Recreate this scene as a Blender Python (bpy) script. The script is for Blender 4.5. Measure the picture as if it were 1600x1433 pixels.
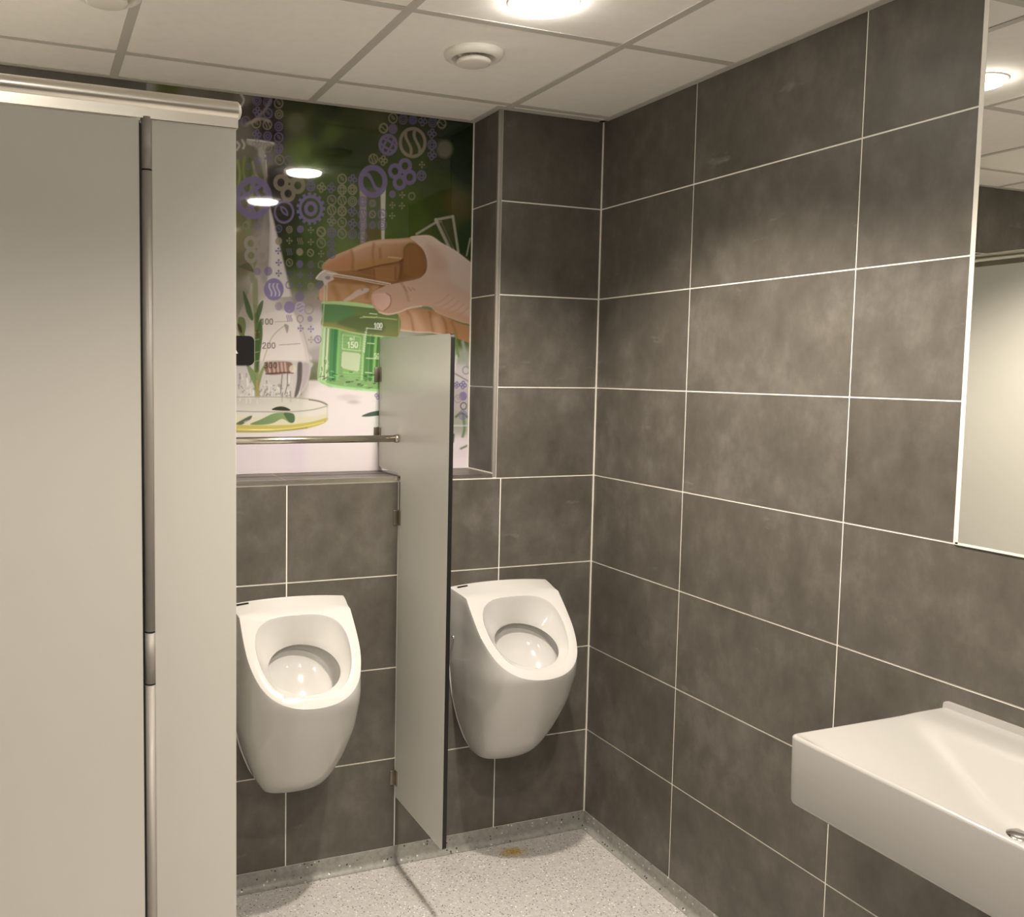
import bpy, bmesh, math, random
import numpy as np
from mathutils import Matrix, Vector

random.seed(7)
for o in list(bpy.data.objects):
    bpy.data.objects.remove(o, do_unlink=True)
scene = bpy.context.scene
C = scene.collection

# ------------------------------------------------------------------ camera
CAM_R = np.array([0.92700674, -0.37479535, 0.01367315])
CAM_U = np.array([0.01610349, 0.07620067, 0.99696245])
CAM_F = np.array([0.37469879, 0.92397073, -0.07667405])
CAM_O = np.array([-1.82306, -2.77806, 1.60986])
FPX, CX, CY = 1470.0, 638.72, 695.13
cam_d = bpy.data.cameras.new('camera')
cam = bpy.data.objects.new('camera', cam_d)
C.objects.link(cam)
cam.matrix_world = Matrix((
    (CAM_R[0], CAM_U[0], -CAM_F[0], CAM_O[0]),
    (CAM_R[1], CAM_U[1], -CAM_F[1], CAM_O[1]),
    (CAM_R[2], CAM_U[2], -CAM_F[2], CAM_O[2]),
    (0, 0, 0, 1)))
cam_d.sensor_fit = 'HORIZONTAL'
cam_d.sensor_width = 36.0
cam_d.lens = FPX / 1600 * 36
cam_d.shift_x = (800 - CX) / 1600
cam_d.shift_y = (CY - 716.5) / 1600
cam_d.clip_start = 0.02
scene.camera = cam

# ------------------------------------------------------------------ world, exposure
w = bpy.data.worlds.new('world'); scene.world = w; w.use_nodes = True
w.node_tree.nodes['Background'].inputs[0].default_value = (0.5, 0.5, 0.5, 1)
w.node_tree.nodes['Background'].inputs[1].default_value = 0.02
vs = scene.view_settings
vs.view_transform = 'Standard'; vs.look = 'None'; vs.gamma = 1.0
vs.use_curve_mapping = False
vs.exposure = 0.44
LIGHT_COL = (1.0, 0.888, 0.768)
LIGHT_W = 165.0
LIGHT_CONE, LIGHT_BLEND = math.radians(128), 0.55

# ------------------------------------------------------------------ dimensions
ZC = 2.463                      # ceiling
COV = 0.055                     # height of the floor upstand
ROWS = [0.055, 0.354, 0.657, 0.960, 1.263, 1.566, 1.869, 2.172, ZC]
XL, YN = -2.45, -3.9            # left wall, wall behind the camera
LEDGE = 1.278
YM = 0.192                      # face of mural and recessed wall
XRV = -0.3936                   # niche reveal
XMU = -1.481                    # left end of the mural
LIGHTS = [(-0.71, -0.82), (-0.71, -1.58), (-0.71, -2.62), (-1.50, -3.40), (-1.95, -2.20), (-2.0, -0.55)]
POWER = [1.0, 0.50, 0.24, 0.75, 0.44, 1.0]

# ------------------------------------------------------------------ helpers
def link(name, me, parent=None, mat=None):
    o = bpy.data.objects.new(name, me)
    C.objects.link(o)
    if parent is not None: o.parent = parent
    if mat is not None and me is not None and len(me.materials) == 0:
        for m in (mat if isinstance(mat, (list, tuple)) else [mat]): me.materials.append(m)
    return o

def tag(o, label=None, cat=None, group=None, kind=None):
    if label: o['label'] = label
    if cat: o['category'] = cat
    if group: o['group'] = group
    if kind: o['kind'] = kind
    return o

def empty(name, loc=(0, 0, 0)):
    o = bpy.data.objects.new(name, None); C.objects.link(o)
    o.location = loc; o.empty_display_size = 0.05
    return o

def bm_box(bm, x0, x1, y0, y1, z0, z1):
    v = [bm.verts.new(p) for p in ((x0,y0,z0),(x1,y0,z0),(x1,y1,z0),(x0,y1,z0),(x0,y0,z1),(x1,y0,z1),(x1,y1,z1),(x0,y1,z1))]
    for f in ((0,3,2,1),(4,5,6,7),(0,1,5,4),(1,2,6,5),(2,3,7,6),(3,0,4,7)):
        bm.faces.new([v[i] for i in f])

def to_mesh(bm, name, smooth=False):
    bmesh.ops.recalc_face_normals(bm, faces=bm.faces)
    me = bpy.data.meshes.new(name); bm.to_mesh(me); bm.free()
    if smooth: me.polygons.foreach_set('use_smooth', [True]*len(me.polygons))
    return me

def boxes(name, bl, mat, parent=None, bevel=0):
    bm = bmesh.new()
    for b in bl: bm_box(bm, *b)
    o = link(name, to_mesh(bm, name), parent, mat)
    if bevel: add_bevel(o, bevel)
    return o

def add_bevel(o, wd, seg=3, ang=35):
    m = o.modifiers.new('bevel', 'BEVEL'); m.width = wd; m.segments = seg
    m.limit_method = 'ANGLE'; m.angle_limit = math.radians(ang); m.harden_normals = False
    for p in o.data.polygons: p.use_smooth = True
    return m

def prism(name, pts, axis, a0, a1, mats, parent=None, edge_slot=0, bevel=0):
    """polygon pts extruded along axis (0=x: pts are (y,z); 1=y: pts are (x,z); 2=z: pts are (x,y))"""
    bm = bmesh.new()
    def P(p, a):
        return [(a, p[0], p[1]), (p[0], a, p[1]), (p[0], p[1], a)][axis]
    A = [bm.verts.new(P(p, a0)) for p in pts]; B = [bm.verts.new(P(p, a1)) for p in pts]
    bm.faces.new(A[::-1]); bm.faces.new(B)
    n = len(pts)
    for i in range(n):
        f = bm.faces.new((A[i], A[(i+1) % n], B[(i+1) % n], B[i])); f.material_index = edge_slot
    o = link(name, to_mesh(bm, name), parent, mats)
    if bevel: add_bevel(o, bevel)
    return o

def lathe(name, prof, mat, parent=None, loc=(0,0,0), seg=48, axis='z'):
    """prof: (r, h) pairs"""
    bm = bmesh.new(); rings = []
    for r, h in prof:
        if r < 1e-6: rings.append([bm.verts.new((0, 0, h))])
        else: rings.append([bm.verts.new((r*math.cos(2*math.pi*i/seg), r*math.sin(2*math.pi*i/seg), h)) for i in range(seg)])
    for a, b in zip(rings, rings[1:]):
        for i in range(seg):
            j = (i+1) % seg
            if len(a) == 1 and len(b) == 1: continue
            if len(a) == 1: bm.faces.new((a[0], b[i], b[j]))
            elif len(b) == 1: bm.faces.new((a[i], a[j], b[0]))
            else: bm.faces.new((a[i], a[j], b[j], b[i]))
    me = to_mesh(bm, name, True)
    if axis == 'x': me.transform(Matrix.Rotation(math.pi/2, 4, 'Y'))
    if axis == 'y': me.transform(Matrix.Rotation(-math.pi/2, 4, 'X'))
    o = link(name, me, parent, mat); o.location = loc
    return o

# ------------------------------------------------------------------ materials
def mat(name, col, rough=0.5, metal=0.0, spec=0.5, coat=0.0):
    m = bpy.data.materials.new(name); m.use_nodes = True
    b = m.node_tree.nodes['Principled BSDF']
    b.inputs['Base Color'].default_value = (*col, 1)
    b.inputs['Roughness'].default_value = rough
    b.inputs['Metallic'].default_value = metal
    b.inputs['Specular IOR Level'].default_value = spec
    b.inputs['Coat Weight'].default_value = coat
    return m

def nt(m): return m.node_tree.nodes, m.node_tree.links, m.node_tree.nodes['Principled BSDF']

def ramp(N, stops):
    r = N.new('ShaderNodeValToRGB'); e = r.color_ramp.elements
    while len(e) < len(stops): e.new(0.5)
    for el, (p, c) in zip(e, stops): el.position = p; el.color = (*c, 1) if len(c) == 3 else c
    return r

def noise(N, L, vec, scale, detail=4, rough=0.6):
    n = N.new('ShaderNodeTexNoise'); n.inputs['Scale'].default_value = scale
    n.inputs['Detail'].default_value = detail; n.inputs['Roughness'].default_value = rough
    L.new(vec, n.inputs['Vector']); return n.outputs['Fac']

def tile_material(name='tile_stone'):
    m = mat(name, (0.1, 0.1, 0.1), 0.42, 0, 0.45)
    N, L, B = nt(m)
    tc = N.new('ShaderNodeTexCoord'); oi = N.new('ShaderNodeObjectInfo')
    mul = N.new('ShaderNodeVectorMath'); mul.operation = 'SCALE'; mul.inputs['Scale'].default_value = 37.0
    cmb = N.new('ShaderNodeCombineXYZ')
    for i in range(3): L.new(oi.outputs['Random'], cmb.inputs[i])
    L.new(cmb.outputs[0], mul.inputs[0])
    add = N.new('ShaderNodeVectorMath'); L.new(tc.outputs['Object'], add.inputs[0]); L.new(mul.outputs[0], add.inputs[1])
    v = add.outputs[0]
    mp = N.new('ShaderNodeMapping'); mp.inputs['Scale'].default_value = (1, 1, 0.75); L.new(v, mp.inputs['Vector'])
    n1 = noise(N, L, v, 3.2, 6, 0.62)
    n2 = noise(N, L, mp.outputs[0], 16, 6, 0.65)
    n3 = noise(N, L, v, 9, 3, 0.5)
    mix = N.new('ShaderNodeMix'); mix.data_type = 'FLOAT'; mix.inputs[0].default_value = 0.45
    L.new(n1, mix.inputs[2]); L.new(n2, mix.inputs[3])
    r = ramp(N, [(0.33, (0.066, 0.059, 0.048)), (0.5, (0.096, 0.087, 0.073)), (0.65, (0.140, 0.129, 0.112))])
    L.new(mix.outputs[0], r.inputs[0])
    # pale wipes, sparse
    r2 = ramp(N, [(0.66, (0, 0, 0)), (0.78, (1, 1, 1))]); 
    mp2 = N.new('ShaderNodeMapping'); mp2.inputs['Scale'].default_value = (3, 3, 9); L.new(v, mp2.inputs['Vector'])
    n4 = noise(N, L, mp2.outputs[0], 1.6, 7, 0.6); L.new(n4, r2.inputs[0])
    mx = N.new('ShaderNodeMix'); mx.data_type = 'RGBA'; mx.blend_type = 'MIX'
    L.new(r2.outputs[0], mx.inputs[0]); L.new(r.outputs[0], mx.inputs[6]); mx.inputs[7].default_value = (0.20, 0.188, 0.168, 1)
    L.new(mx.outputs[2], B.inputs['Base Color'])
    rr = N.new('ShaderNodeMapRange'); rr.inputs[3].default_value = 0.36; rr.inputs[4].default_value = 0.56
    L.new(n3, rr.inputs[0]); L.new(rr.outputs[0], B.inputs['Roughness'])
    bp = N.new('ShaderNodeBump'); bp.inputs['Strength'].default_value = 0.08; bp.inputs['Distance'].default_value = 0.002
    L.new(n2, bp.inputs['Height']); L.new(bp.outputs[0], B.inputs['Normal'])
    return m

def floor_material():
    m = mat('speckled_vinyl', (0.4, 0.38, 0.35), 0.42, 0, 0.4)
    N, L, B = nt(m)
    geo = N.new('ShaderNodeNewGeometry'); P = geo.outputs['Position']
    base = ramp(N, [(0.35, (0.43, 0.415, 0.395)), (0.65, (0.53, 0.512, 0.49))])
    L.new(noise(N, L, P, 60, 4, 0.7), base.inputs[0])
    cur = base.outputs[0]
    def chips(cur, scale, thr, col, cell, lo):
        vo = N.new('ShaderNodeTexVoronoi'); vo.inputs['Scale'].default_value = scale; L.new(P, vo.inputs['Vector'])
        near = N.new('ShaderNodeMath'); near.operation = 'LESS_THAN'; near.inputs[1].default_value = thr
        L.new(vo.outputs['Distance'], near.inputs[0])
        sep = N.new('ShaderNodeSeparateColor'); L.new(vo.outputs['Color'], sep.inputs[0])
        pick = N.new('ShaderNodeMath'); pick.operation = 'GREATER_THAN'; pick.inputs[1].default_value = lo
        L.new(sep.outputs[cell], pick.inputs[0])
        mu = N.new('ShaderNodeMath'); mu.operation = 'MULTIPLY'; L.new(near.outputs[0], mu.inputs[0]); L.new(pick.outputs[0], mu.inputs[1])
        mx = N.new('ShaderNodeMix'); mx.data_type = 'RGBA'
        L.new(mu.outputs[0], mx.inputs[0]); L.new(cur, mx.inputs[6]); mx.inputs[7].default_value = (*col, 1)
        return mx.outputs[2]
    cur = chips(cur, 120, 0.32, (0.62, 0.60, 0.56), 0, 0.55)
    cur = chips(cur, 150, 0.32, (0.27, 0.25, 0.225), 1, 0.66)
    cur = chips(cur, 100, 0.27, (0.80, 0.77, 0.71), 1, 0.84)
    cur = chips(cur, 105, 0.23, (0.06, 0.055, 0.05), 2, 0.87)
    # a dried yellow stain below the urinal
    sub = N.new('ShaderNodeVectorMath'); sub.operation = 'SUBTRACT'; L.new(P, sub.inputs[0]); sub.inputs[1].default_value = (-0.330, -0.078, 0)
    mp = N.new('ShaderNodeMapping'); mp.inputs['Scale'].default_value = (15, 24, 0); L.new(sub.outputs[0], mp.inputs['Vector'])
    ln = N.new('ShaderNodeVectorMath'); ln.operation = 'LENGTH'; L.new(mp.outputs[0], ln.inputs[0])
    nn = noise(N, L, P, 45, 3, 0.6)
    ad = N.new('ShaderNodeMath'); ad.operation = 'ADD'; L.new(ln.outputs['Value'], ad.inputs[0]); L.new(nn, ad.inputs[1])
    rs = ramp(N, [(0.55, (1, 1, 1)), (1.0, (0, 0, 0))])
    dv = N.new('ShaderNodeMath'); dv.operation = 'MULTIPLY'; dv.inputs[1].default_value = 0.72; L.new(ad.outputs[0], dv.inputs[0]); L.new(dv.outputs[0], rs.inputs[0])
    mx = N.new('ShaderNodeMix'); mx.data_type = 'RGBA'; mx.blend_type = 'MULTIPLY'
    L.new(rs.outputs[0], mx.inputs[0]); L.new(cur, mx.inputs[6]); mx.inputs[7].default_value = (0.88, 0.62, 0.20, 1)
    L.new(mx.outputs[2], B.inputs['Base Color'])
    return m

def coving_material():
    m = mat('coving_vinyl', (0.26, 0.26, 0.24), 0.45, 0, 0.4)
    N, L, B = nt(m)
    geo = N.new('ShaderNodeNewGeometry'); P = geo.outputs['Position']
    base = ramp(N, [(0.35, (0.22, 0.215, 0.195)), (0.65, (0.31, 0.305, 0.28))])
    L.new(noise(N, L, P, 50, 4, 0.7), base.inputs[0])
    vo = N.new('ShaderNodeTexVoronoi'); vo.inputs['Scale'].default_value = 85; L.new(P, vo.inputs['Vector'])
    sep = N.new('ShaderNodeSeparateColor'); L.new(vo.outputs['Color'], sep.inputs[0])
    a = N.new('ShaderNodeMath'); a.operation = 'LESS_THAN'; a.inputs[1].default_value = 0.28; L.new(vo.outputs['Distance'], a.inputs[0])
    r = ramp(N, [(0.0, (0.05, 0.05, 0.045)), (0.14, (0.28, 0.275, 0.25)), (0.82, (0.28, 0.275, 0.25)), (0.9, (0.62, 0.6, 0.55))]); r.color_ramp.interpolation = 'CONSTANT'
    L.new(sep.outputs[0], r.inputs[0])
    mx = N.new('ShaderNodeMix'); mx.data_type = 'RGBA'
    L.new(a.outputs[0], mx.inputs[0]); L.new(base.outputs[0], mx.inputs[6]); L.new(r.outputs[0], mx.inputs[7])
    L.new(mx.outputs[2], B.inputs['Base Color'])
    return m

def subtle(name, col, rough, scale, amt, spec=0.5, coat=0.0, bump=0.0):
    m = mat(name, col, rough, 0, spec, coat); N, L, B = nt(m)
    tc = N.new('ShaderNodeTexCoord')
    f = noise(N, L, tc.outputs['Object'], scale, 4, 0.6)
    r = ramp(N, [(0.3, tuple(c*(1-amt) for c in col)), (0.7, tuple(min(1, c*(1+amt)) for c in col))])
    L.new(f, r.inputs[0]); L.new(r.outputs[0], B.inputs['Base Color'])
    if bump:
        bp = N.new('ShaderNodeBump'); bp.inputs['Strength'].default_value = bump; bp.inputs['Distance'].default_value = 0.001
        L.new(noise(N, L, tc.outputs['Object'], scale*20, 2, 0.5), bp.inputs['Height']); L.new(bp.outputs[0], B.inputs['Normal'])
    return m

def brushed(name, col, rough, axis=2):
    m = mat(name, col, rough, 1.0); N, L, B = nt(m)
    tc = N.new('ShaderNodeTexCoord'); mp = N.new('ShaderNodeMapping')
    s = [400, 400, 400]; s[axis] = 6; mp.inputs['Scale'].default_value = s
    L.new(tc.outputs['Object'], mp.inputs['Vector'])
    rr = N.new('ShaderNodeMapRange'); rr.inputs[3].default_value = rough*0.8; rr.inputs[4].default_value = rough*1.25
    L.new(noise(N, L, mp.outputs[0], 1, 2, 0.5), rr.inputs[0]); L.new(rr.outputs[0], B.inputs['Roughness'])
    return m

M_TILE = tile_material()
M_GROUT = subtle('grout', (0.82, 0.79, 0.72), 0.6, 40, 0.04)
M_FLOOR = floor_material()
M_COV = coving_material()
M_CEIL = subtle('ceiling_board', (0.92, 0.90, 0.865), 0.9, 30, 0.02, spec=0.2, bump=0.05)
M_BAR = subtle('ceiling_bar_paint', (0.56, 0.54, 0.495), 0.55, 10, 0.02, spec=0.3)
M_PORC = subtle('porcelain', (0.56, 0.552, 0.53), 0.10, 4, 0.01, spec=0.5, coat=0.3)
M_BASIN = subtle('basin_glaze', (0.34, 0.333, 0.314), 0.12, 4, 0.01, spec=0.45, coat=0.2)
M_LAM = subtle('grey_laminate', (0.57, 0.56, 0.515), 0.40, 3, 0.015, spec=0.4)
M_SCR = subtle('screen_laminate', (0.62, 0.62, 0.58), 0.30, 3, 0.015, spec=0.5)
M_CORE = subtle('black_core', (0.005, 0.004, 0.004), 0.5, 20, 0.1)
M_ALU = brushed('brushed_aluminium', (0.36, 0.34, 0.31), 0.55, 2)
nt(M_ALU)[2].inputs['Metallic'].default_value = 0.45
M_ALUX = brushed('brushed_aluminium_rail', (0.80, 0.77, 0.70), 0.30, 0)
M_STEEL = brushed('brushed_steel', (0.62, 0.58, 0.50), 0.25, 0)
M_CHROME = subtle('chrome', (0.75, 0.74, 0.72), 0.12, 10, 0.02)
nt(M_CHROME)[2].inputs['Metallic'].default_value = 1
M_CLIP = brushed('clip_metal', (0.30, 0.27, 0.22), 0.30, 2)
M_TRIM = brushed('trim_metal', (0.80, 0.77, 0.69), 0.28, 0)
M_VENT = subtle('vent_paint', (0.80, 0.775, 0.72), 0.4, 8, 0.01)
M_BLACK = subtle('black_plastic', (0.008, 0.006, 0.005), 0.45, 15, 0.1, spec=0.3)
M_WHITE = subtle('white_print', (0.8, 0.78, 0.74), 0.5, 20, 0.01)
M_MIRROR = subtle('mirror_silver', (0.90, 0.91, 0.88), 0.005, 3, 0.002)
nt(M_MIRROR)[2].inputs['Metallic'].default_value = 1
M_GLASSEDGE = subtle('mirror_edge', (0.10, 0.13, 0.11), 0.2, 8, 0.05)
M_PAINT = subtle('painted_wall', (0.62, 0.60, 0.55), 0.7, 6, 0.03)
M_WHITEBAR = subtle('white_silicone', (0.74, 0.71, 0.64), 0.5, 30, 0.03)
M_GLOW = bpy.data.materials.new('lamp_glow'); M_GLOW.use_nodes = True
_n, _l, _b = nt(M_GLOW)
_b.inputs['Base Color'].default_value = (0.9, 0.88, 0.84, 1)
_b.inputs['Emission Color'].default_value = (1.0, 0.93, 0.82, 1)
_b.inputs['Emission Strength'].default_value = 45.0

# ------------------------------------------------------------------ room shell
G = 0.0022          # half joint
REC = 0.0014        # joint recess
tile_cache = {}
def tile_mesh(sx, sy, sz):
    k = (round(sx, 4), round(sy, 4), round(sz, 4))
    if k not in tile_cache:
        bm = bmesh.new(); bm_box(bm, -sx/2, sx/2, -sy/2, sy/2, -sz/2, sz/2)
        me = to_mesh(bm, 'tile'); me.materials.append(M_TILE); tile_cache[k] = me
    return tile_cache[k]

def tile(parent, x0, x1, y0, y1, z0, z1):
    o = bpy.data.objects.new('tile', tile_mesh(x1-x0, y1-y0, z1-z0)); C.objects.link(o)
    o.location = ((x0+x1)/2, (y0+y1)/2, (z0+z1)/2); o.parent = parent
    return o
TT = 0.008

fl = boxes('floor', [(XL, 0.12, YN, 0.3, -0.1, 0.0)], M_FLOOR); tag(fl, 'speckled light grey vinyl floor with a small yellow stain', 'floor', kind='structure')

wr = boxes('wall_right', [(REC, 0.12, YN, 0.3, 0.0, ZC+0.05)], M_GROUT)
tag(wr, 'right wall of dark grey stone tiles with pale joints holding the mirror', 'wall', kind='structure')
MIR_Y0, MIR_Y1, MIR_Z0 = -2.55, -1.3835, 1.263
ys = [0.0, -0.4805] + [-0.4805-0.603*i for i in range(1, 6)] + [YN]
for z0, z1 in zip(ROWS, ROWS[1:]):
    for ya, yb in zip(ys, ys[1:]):
        a, b = ya-G, yb+G
        if ya == 0.0: a = -0.003
        segs = [(b, a)]
        if z0 >= MIR_Z0-0.001:
            segs = []
            if a > MIR_Y1: segs.append((max(b, MIR_Y1+0.006), a))
            if b < MIR_Y0: segs.append((b, min(a, MIR_Y0-0.006)))
        for s0, s1 in segs:
            if s1-s0 > 0.004: tile(wr, 0.0, TT, s0, s1, z0+G, z1-G)

wf = boxes('wall_far', [(XL, 0.12, REC, 0.3, 0, LEDGE-REC), (XL, 0.12, YM+0.005, 0.3, LEDGE-REC, ZC+0.05), (XRV+REC, 0.12, REC, 0.3, LEDGE-REC, ZC+0.05)], M_GROUT)
tag(wf, 'far wall of dark grey tiles with a ledge and recessed niche', 'wall', kind='structure')
xs = [0.0, -0.3635, -0.729, -1.095, -1.4585, -1.822, -2.1855, XL]
for z0, z1 in zip(ROWS[:4], ROWS[1:5]):
    for xa, xb in zip(xs, xs[1:]):
        a = xa-G if xa < 0 else -0.003
        tile(wf, xb+G, a, 0.0, TT, z0+G, z1-G)
for xa, xb in zip(xs[1:], xs[2:]):            # ledge tiles
    xa2 = XRV-0.003 if xa == -0.3635 else xa-G
    tile(wf, xb+G, xa2, 0.004 if xa < -0.7 else 0.0, YM-0.003, LEDGE-TT, LEDGE)
tile(wf, -0.7155, XRV-0.001, 0.0, TT-0.001, 1.2655, LEDGE-TT-0.0002)        # front edge of the ledge right of the screen
for z0, z1 in zip(ROWS[4:], ROWS[5:]):        # right column and its reveal
    tile(wf, -0.3805, -0.003, 0.0, TT, z0+G, z1-G)
    zz = max(z0+G, LEDGE+0.004)
    tile(wf, XRV, XRV+TT, 0.010, YM-0.004, zz, z1-G)
for z0, z1 in zip(ROWS[4:], ROWS[5:]):        # recessed wall left of the mural
    zz = max(z0+G, LEDGE+0.003)
    for xa, xb in zip([XMU+0.0025, -2.08], [-2.08, XL]):
        tile(wf, xb+G, xa-G, YM, YM+TT, zz, z1-G)

wl = boxes('wall_left', [(XL-0.1, XL-REC, YN, 0.3, 0, ZC+0.05)], M_GROUT)
tag(wl, 'left wall of dark grey stone tiles behind the cubicle', 'wall', kind='structure')
for z0, z1 in zip(ROWS, ROWS[1:]):
    for ya, yb in zip(ys, ys[1:]):
        tile(wl, XL-TT, XL, yb+G, (ya-G if ya < 0 else -0.003), z0+G, z1-G)
wn = boxes('wall_near', [(XL-0.1, 0.12, YN-0.1, YN-REC, 0, ZC+0.05)], M_GROUT)
tag(wn, 'near wall of dark grey stone tiles behind the viewer', 'wall', kind='structure')
xs2 = [0.0, -0.6, -1.203, -1.806, XL]
for z0, z1 in zip(ROWS, ROWS[1:]):
    for xa, xb in zip(xs2, xs2[1:]):
        tile(wn, xb+G, (xa-G if xa < 0 else -0.003), YN-TT, YN, z0+G, z1-G)

# coved floor upstand
def coving(name, path_fn, L0, L1, label):
    prof = [(0.0, COV), (0.0025, COV)] + [(0.0025 + 0.018*(1-math.cos(t)), 0.0195 - 0.018*math.sin(t)) for t in [i*math.pi/2/6 for i in range(7)]] + [(0.0205, 0.0005), (0.0, 0.0005)]
    bm = bmesh.new()
    A = [bm.verts.new(path_fn(L0, *p)) for p in prof]; B = [bm.verts.new(path_fn(L1, *p)) for p in prof]
    n = len(prof)
    for i in range(n): bm.faces.new((A[i], A[(i+1) % n], B[(i+1) % n], B[i]))
    bm.faces.new(A[::-1]); bm.faces.new(B)
    o = link(name, to_mesh(bm, name), None, M_COV)
    tag(o, label, 'coving', kind='structure'); return o
coving('baseboard_far', lambda t, d, z: (t, -d, z), XL, 0.0, 'grey speckled vinyl upstand along the far wall')
coving('baseboard_right', lambda t, d, z: (-d, t, z), YN, 0.0, 'grey speckled vinyl upstand along the right wall')
coving('baseboard_left', lambda t, d, z: (XL+d, t, z), YN, 0.0, 'grey speckled vinyl upstand along the left wall')
coving('baseboard_near', lambda t, d, z: (t, YN+d, z), XL, 0.0, 'grey speckled vinyl upstand along the near wall')

# metal and white trims
def trim(i, bl, m, label):
    o = boxes('trim_%d' % i, bl, m); tag(o, label, 'trim', kind='structure'); return o
trim(1, [(XL, -0.7295, -0.0012, 0.004, 1.2645, LEDGE+0.0006)], M_TRIM, 'bright metal edge strip along the tiled ledge')
t2 = boxes('trim_2', [(-0.396, -0.3822, -0.0012, 0.0100, 1.268, ZC)], M_ALU, bevel=0.002)
tag(t2, 'brushed metal corner profile on the niche edge', 'trim', kind='structure')
trim(3, [(XRV-0.0035, XRV+0.001, YM-0.004, YM, LEDGE, ZC)], M_WHITEBAR, 'white silicone bead in the niche corner beside the mural')
trim(4, [(-0.004, REC, -0.004, REC, COV, ZC)], M_WHITEBAR, 'white silicone bead in the room corner')
trim(5, [(XRV-0.004, XRV+0.001, 0.0, YM, LEDGE-0.0005, LEDGE+0.0035)], M_WHITEBAR, 'white silicone bead at the foot of the niche reveal')

# ceiling: slab, boards, bars
ce = boxes('ceiling', [(XL, 0.1, YN, 0.3, ZC+0.02, ZC+0.1)], M_CEIL)
tag(ce, 'suspended ceiling of white square boards in a grey grid', 'ceiling', kind='structure')
cxs = sorted([x for x in [-0.974+0.6*i for i in range(-3, 3)] if XL < x < -0.02] + [XL, 0.0])
cys = sorted([y for y in [-0.051-0.6*i for i in range(-1, 8)] if YN < y < YM] + [YN, YM])
BW = 0.012
def cboard(x0, x1, y0, y1):
    return boxes('ceiling_board', [(x0, x1, y0, y1, ZC+0.0015, ZC+0.014)], M_CEIL, ce)
HOLES = []
for xa, xb in zip(cxs, cxs[1:]):
    for ya, yb in zip(cys, cys[1:]):
        if yb > 0 and xb > XRV:          # board stops at the column
            cboard(xa+0.001, xb-0.001, ya+0.001, -0.001)
            if xa < XRV: cboard(xa+0.001, XRV-0.001, 0.001, yb-0.001)
        else:
            cboard(xa+0.001, xb-0.001, ya+0.001, yb-0.001)
for y in cys[1:-1]:
    boxes('ceiling_bar', [(XL, 0.0, y-BW, y+BW, ZC-0.0005, ZC+0.0014)], M_BAR, ce)
for x in cxs[1:-1]:
    boxes('ceiling_bar', [(x-BW, x+BW, YN, YM if x < XRV else -0.001, ZC-0.0012, ZC+0.0014)], M_BAR, ce)
def edge(bl): boxes('edge_trim', bl, M_BAR, ce)
edge([(-0.022, 0.0, YN, 0.0, ZC-0.001, ZC+0.001)])
edge([(XRV-0.005, 0.0, -0.022, 0.0, ZC-0.001, ZC+0.001)])
edge([(XRV-0.022, XRV, -0.022, YM, ZC-0.0012, ZC+0.001)])
edge([(XL, XRV, YM-0.022, YM, ZC-0.001, ZC+0.001)])
edge([(XL, XL+0.022, YN, YM, ZC-0.001, ZC+0.001)])
edge([(XL, 0.0, YN, YN+0.022, ZC-0.001, ZC+0.001)])

# ------------------------------------------------------------------ ceiling lamps and vents
LAB = ['round glowing ceiling downlight nearest the urinals', 'round ceiling downlight seen only as the lower reflection in the mural',
       'round ceiling downlight above the viewer near the basin wall', 'round ceiling downlight nearest the near wall behind the viewer',
       'added unseen ceiling downlight brightening the cubicle front', 'round ceiling downlight above the toilet cubicle']  # passage lamp is added out of view to brighten the cubicle front
for i, (lx, ly) in enumerate(LIGHTS):
    t = empty('downlight', (lx, ly, ZC)); tag(t, LAB[i], 'ceiling light', 'round ceiling downlights')
    lathe('lamp_ring', [(0.074, 0.0), (0.074, -0.004), (0.082, -0.004), (0.086, 0.0)], M_VENT, t)
    lathe('lamp_diffuser', [(0.0, -0.017), (0.058, -0.0165), (0.071, -0.0130), (0.0742, -0.008), (0.0742, 0.001)], M_GLOW, t)
    ld = bpy.data.lights.new('downlight_lamp', 'SPOT'); ld.shadow_soft_size = 0.035
    ld.energy = LIGHT_W*POWER[i]; ld.color = LIGHT_COL; ld.spot_size = LIGHT_CONE; ld.spot_blend = LIGHT_BLEND
    lo = bpy.data.objects.new('lamp', ld); C.objects.link(lo); lo.parent = t; lo.location = (0, 0, -0.019)

VL = ['round white air valve on the ceiling board in front of the niche', 'round white air valve at the top left above the cubicle']
for i, (vx, vy) in enumerate([(-0.703, -0.440), (-1.643, -0.475)]):
    t = empty('air_valve', (vx, vy, ZC)); tag(t, VL[i], 'air valve', 'round white ceiling air valves')
    lathe('valve_ring', [(0.079, 0.0015), (0.080, -0.004), (0.076, -0.012), (0.066, -0.018), (0.060, -0.0175), (0.054, -0.010), (0.050, 0.0), (0.046, 0.0014)], M_VENT, t)
    lathe('valve_disc', [(0.0, -0.030), (0.040, -0.030), (0.0455, -0.028), (0.047, -0.024), (0.046, -0.020), (0.030, -0.012), (0.012, -0.008), (0.012, 0.0014)], M_VENT, t)

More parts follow.
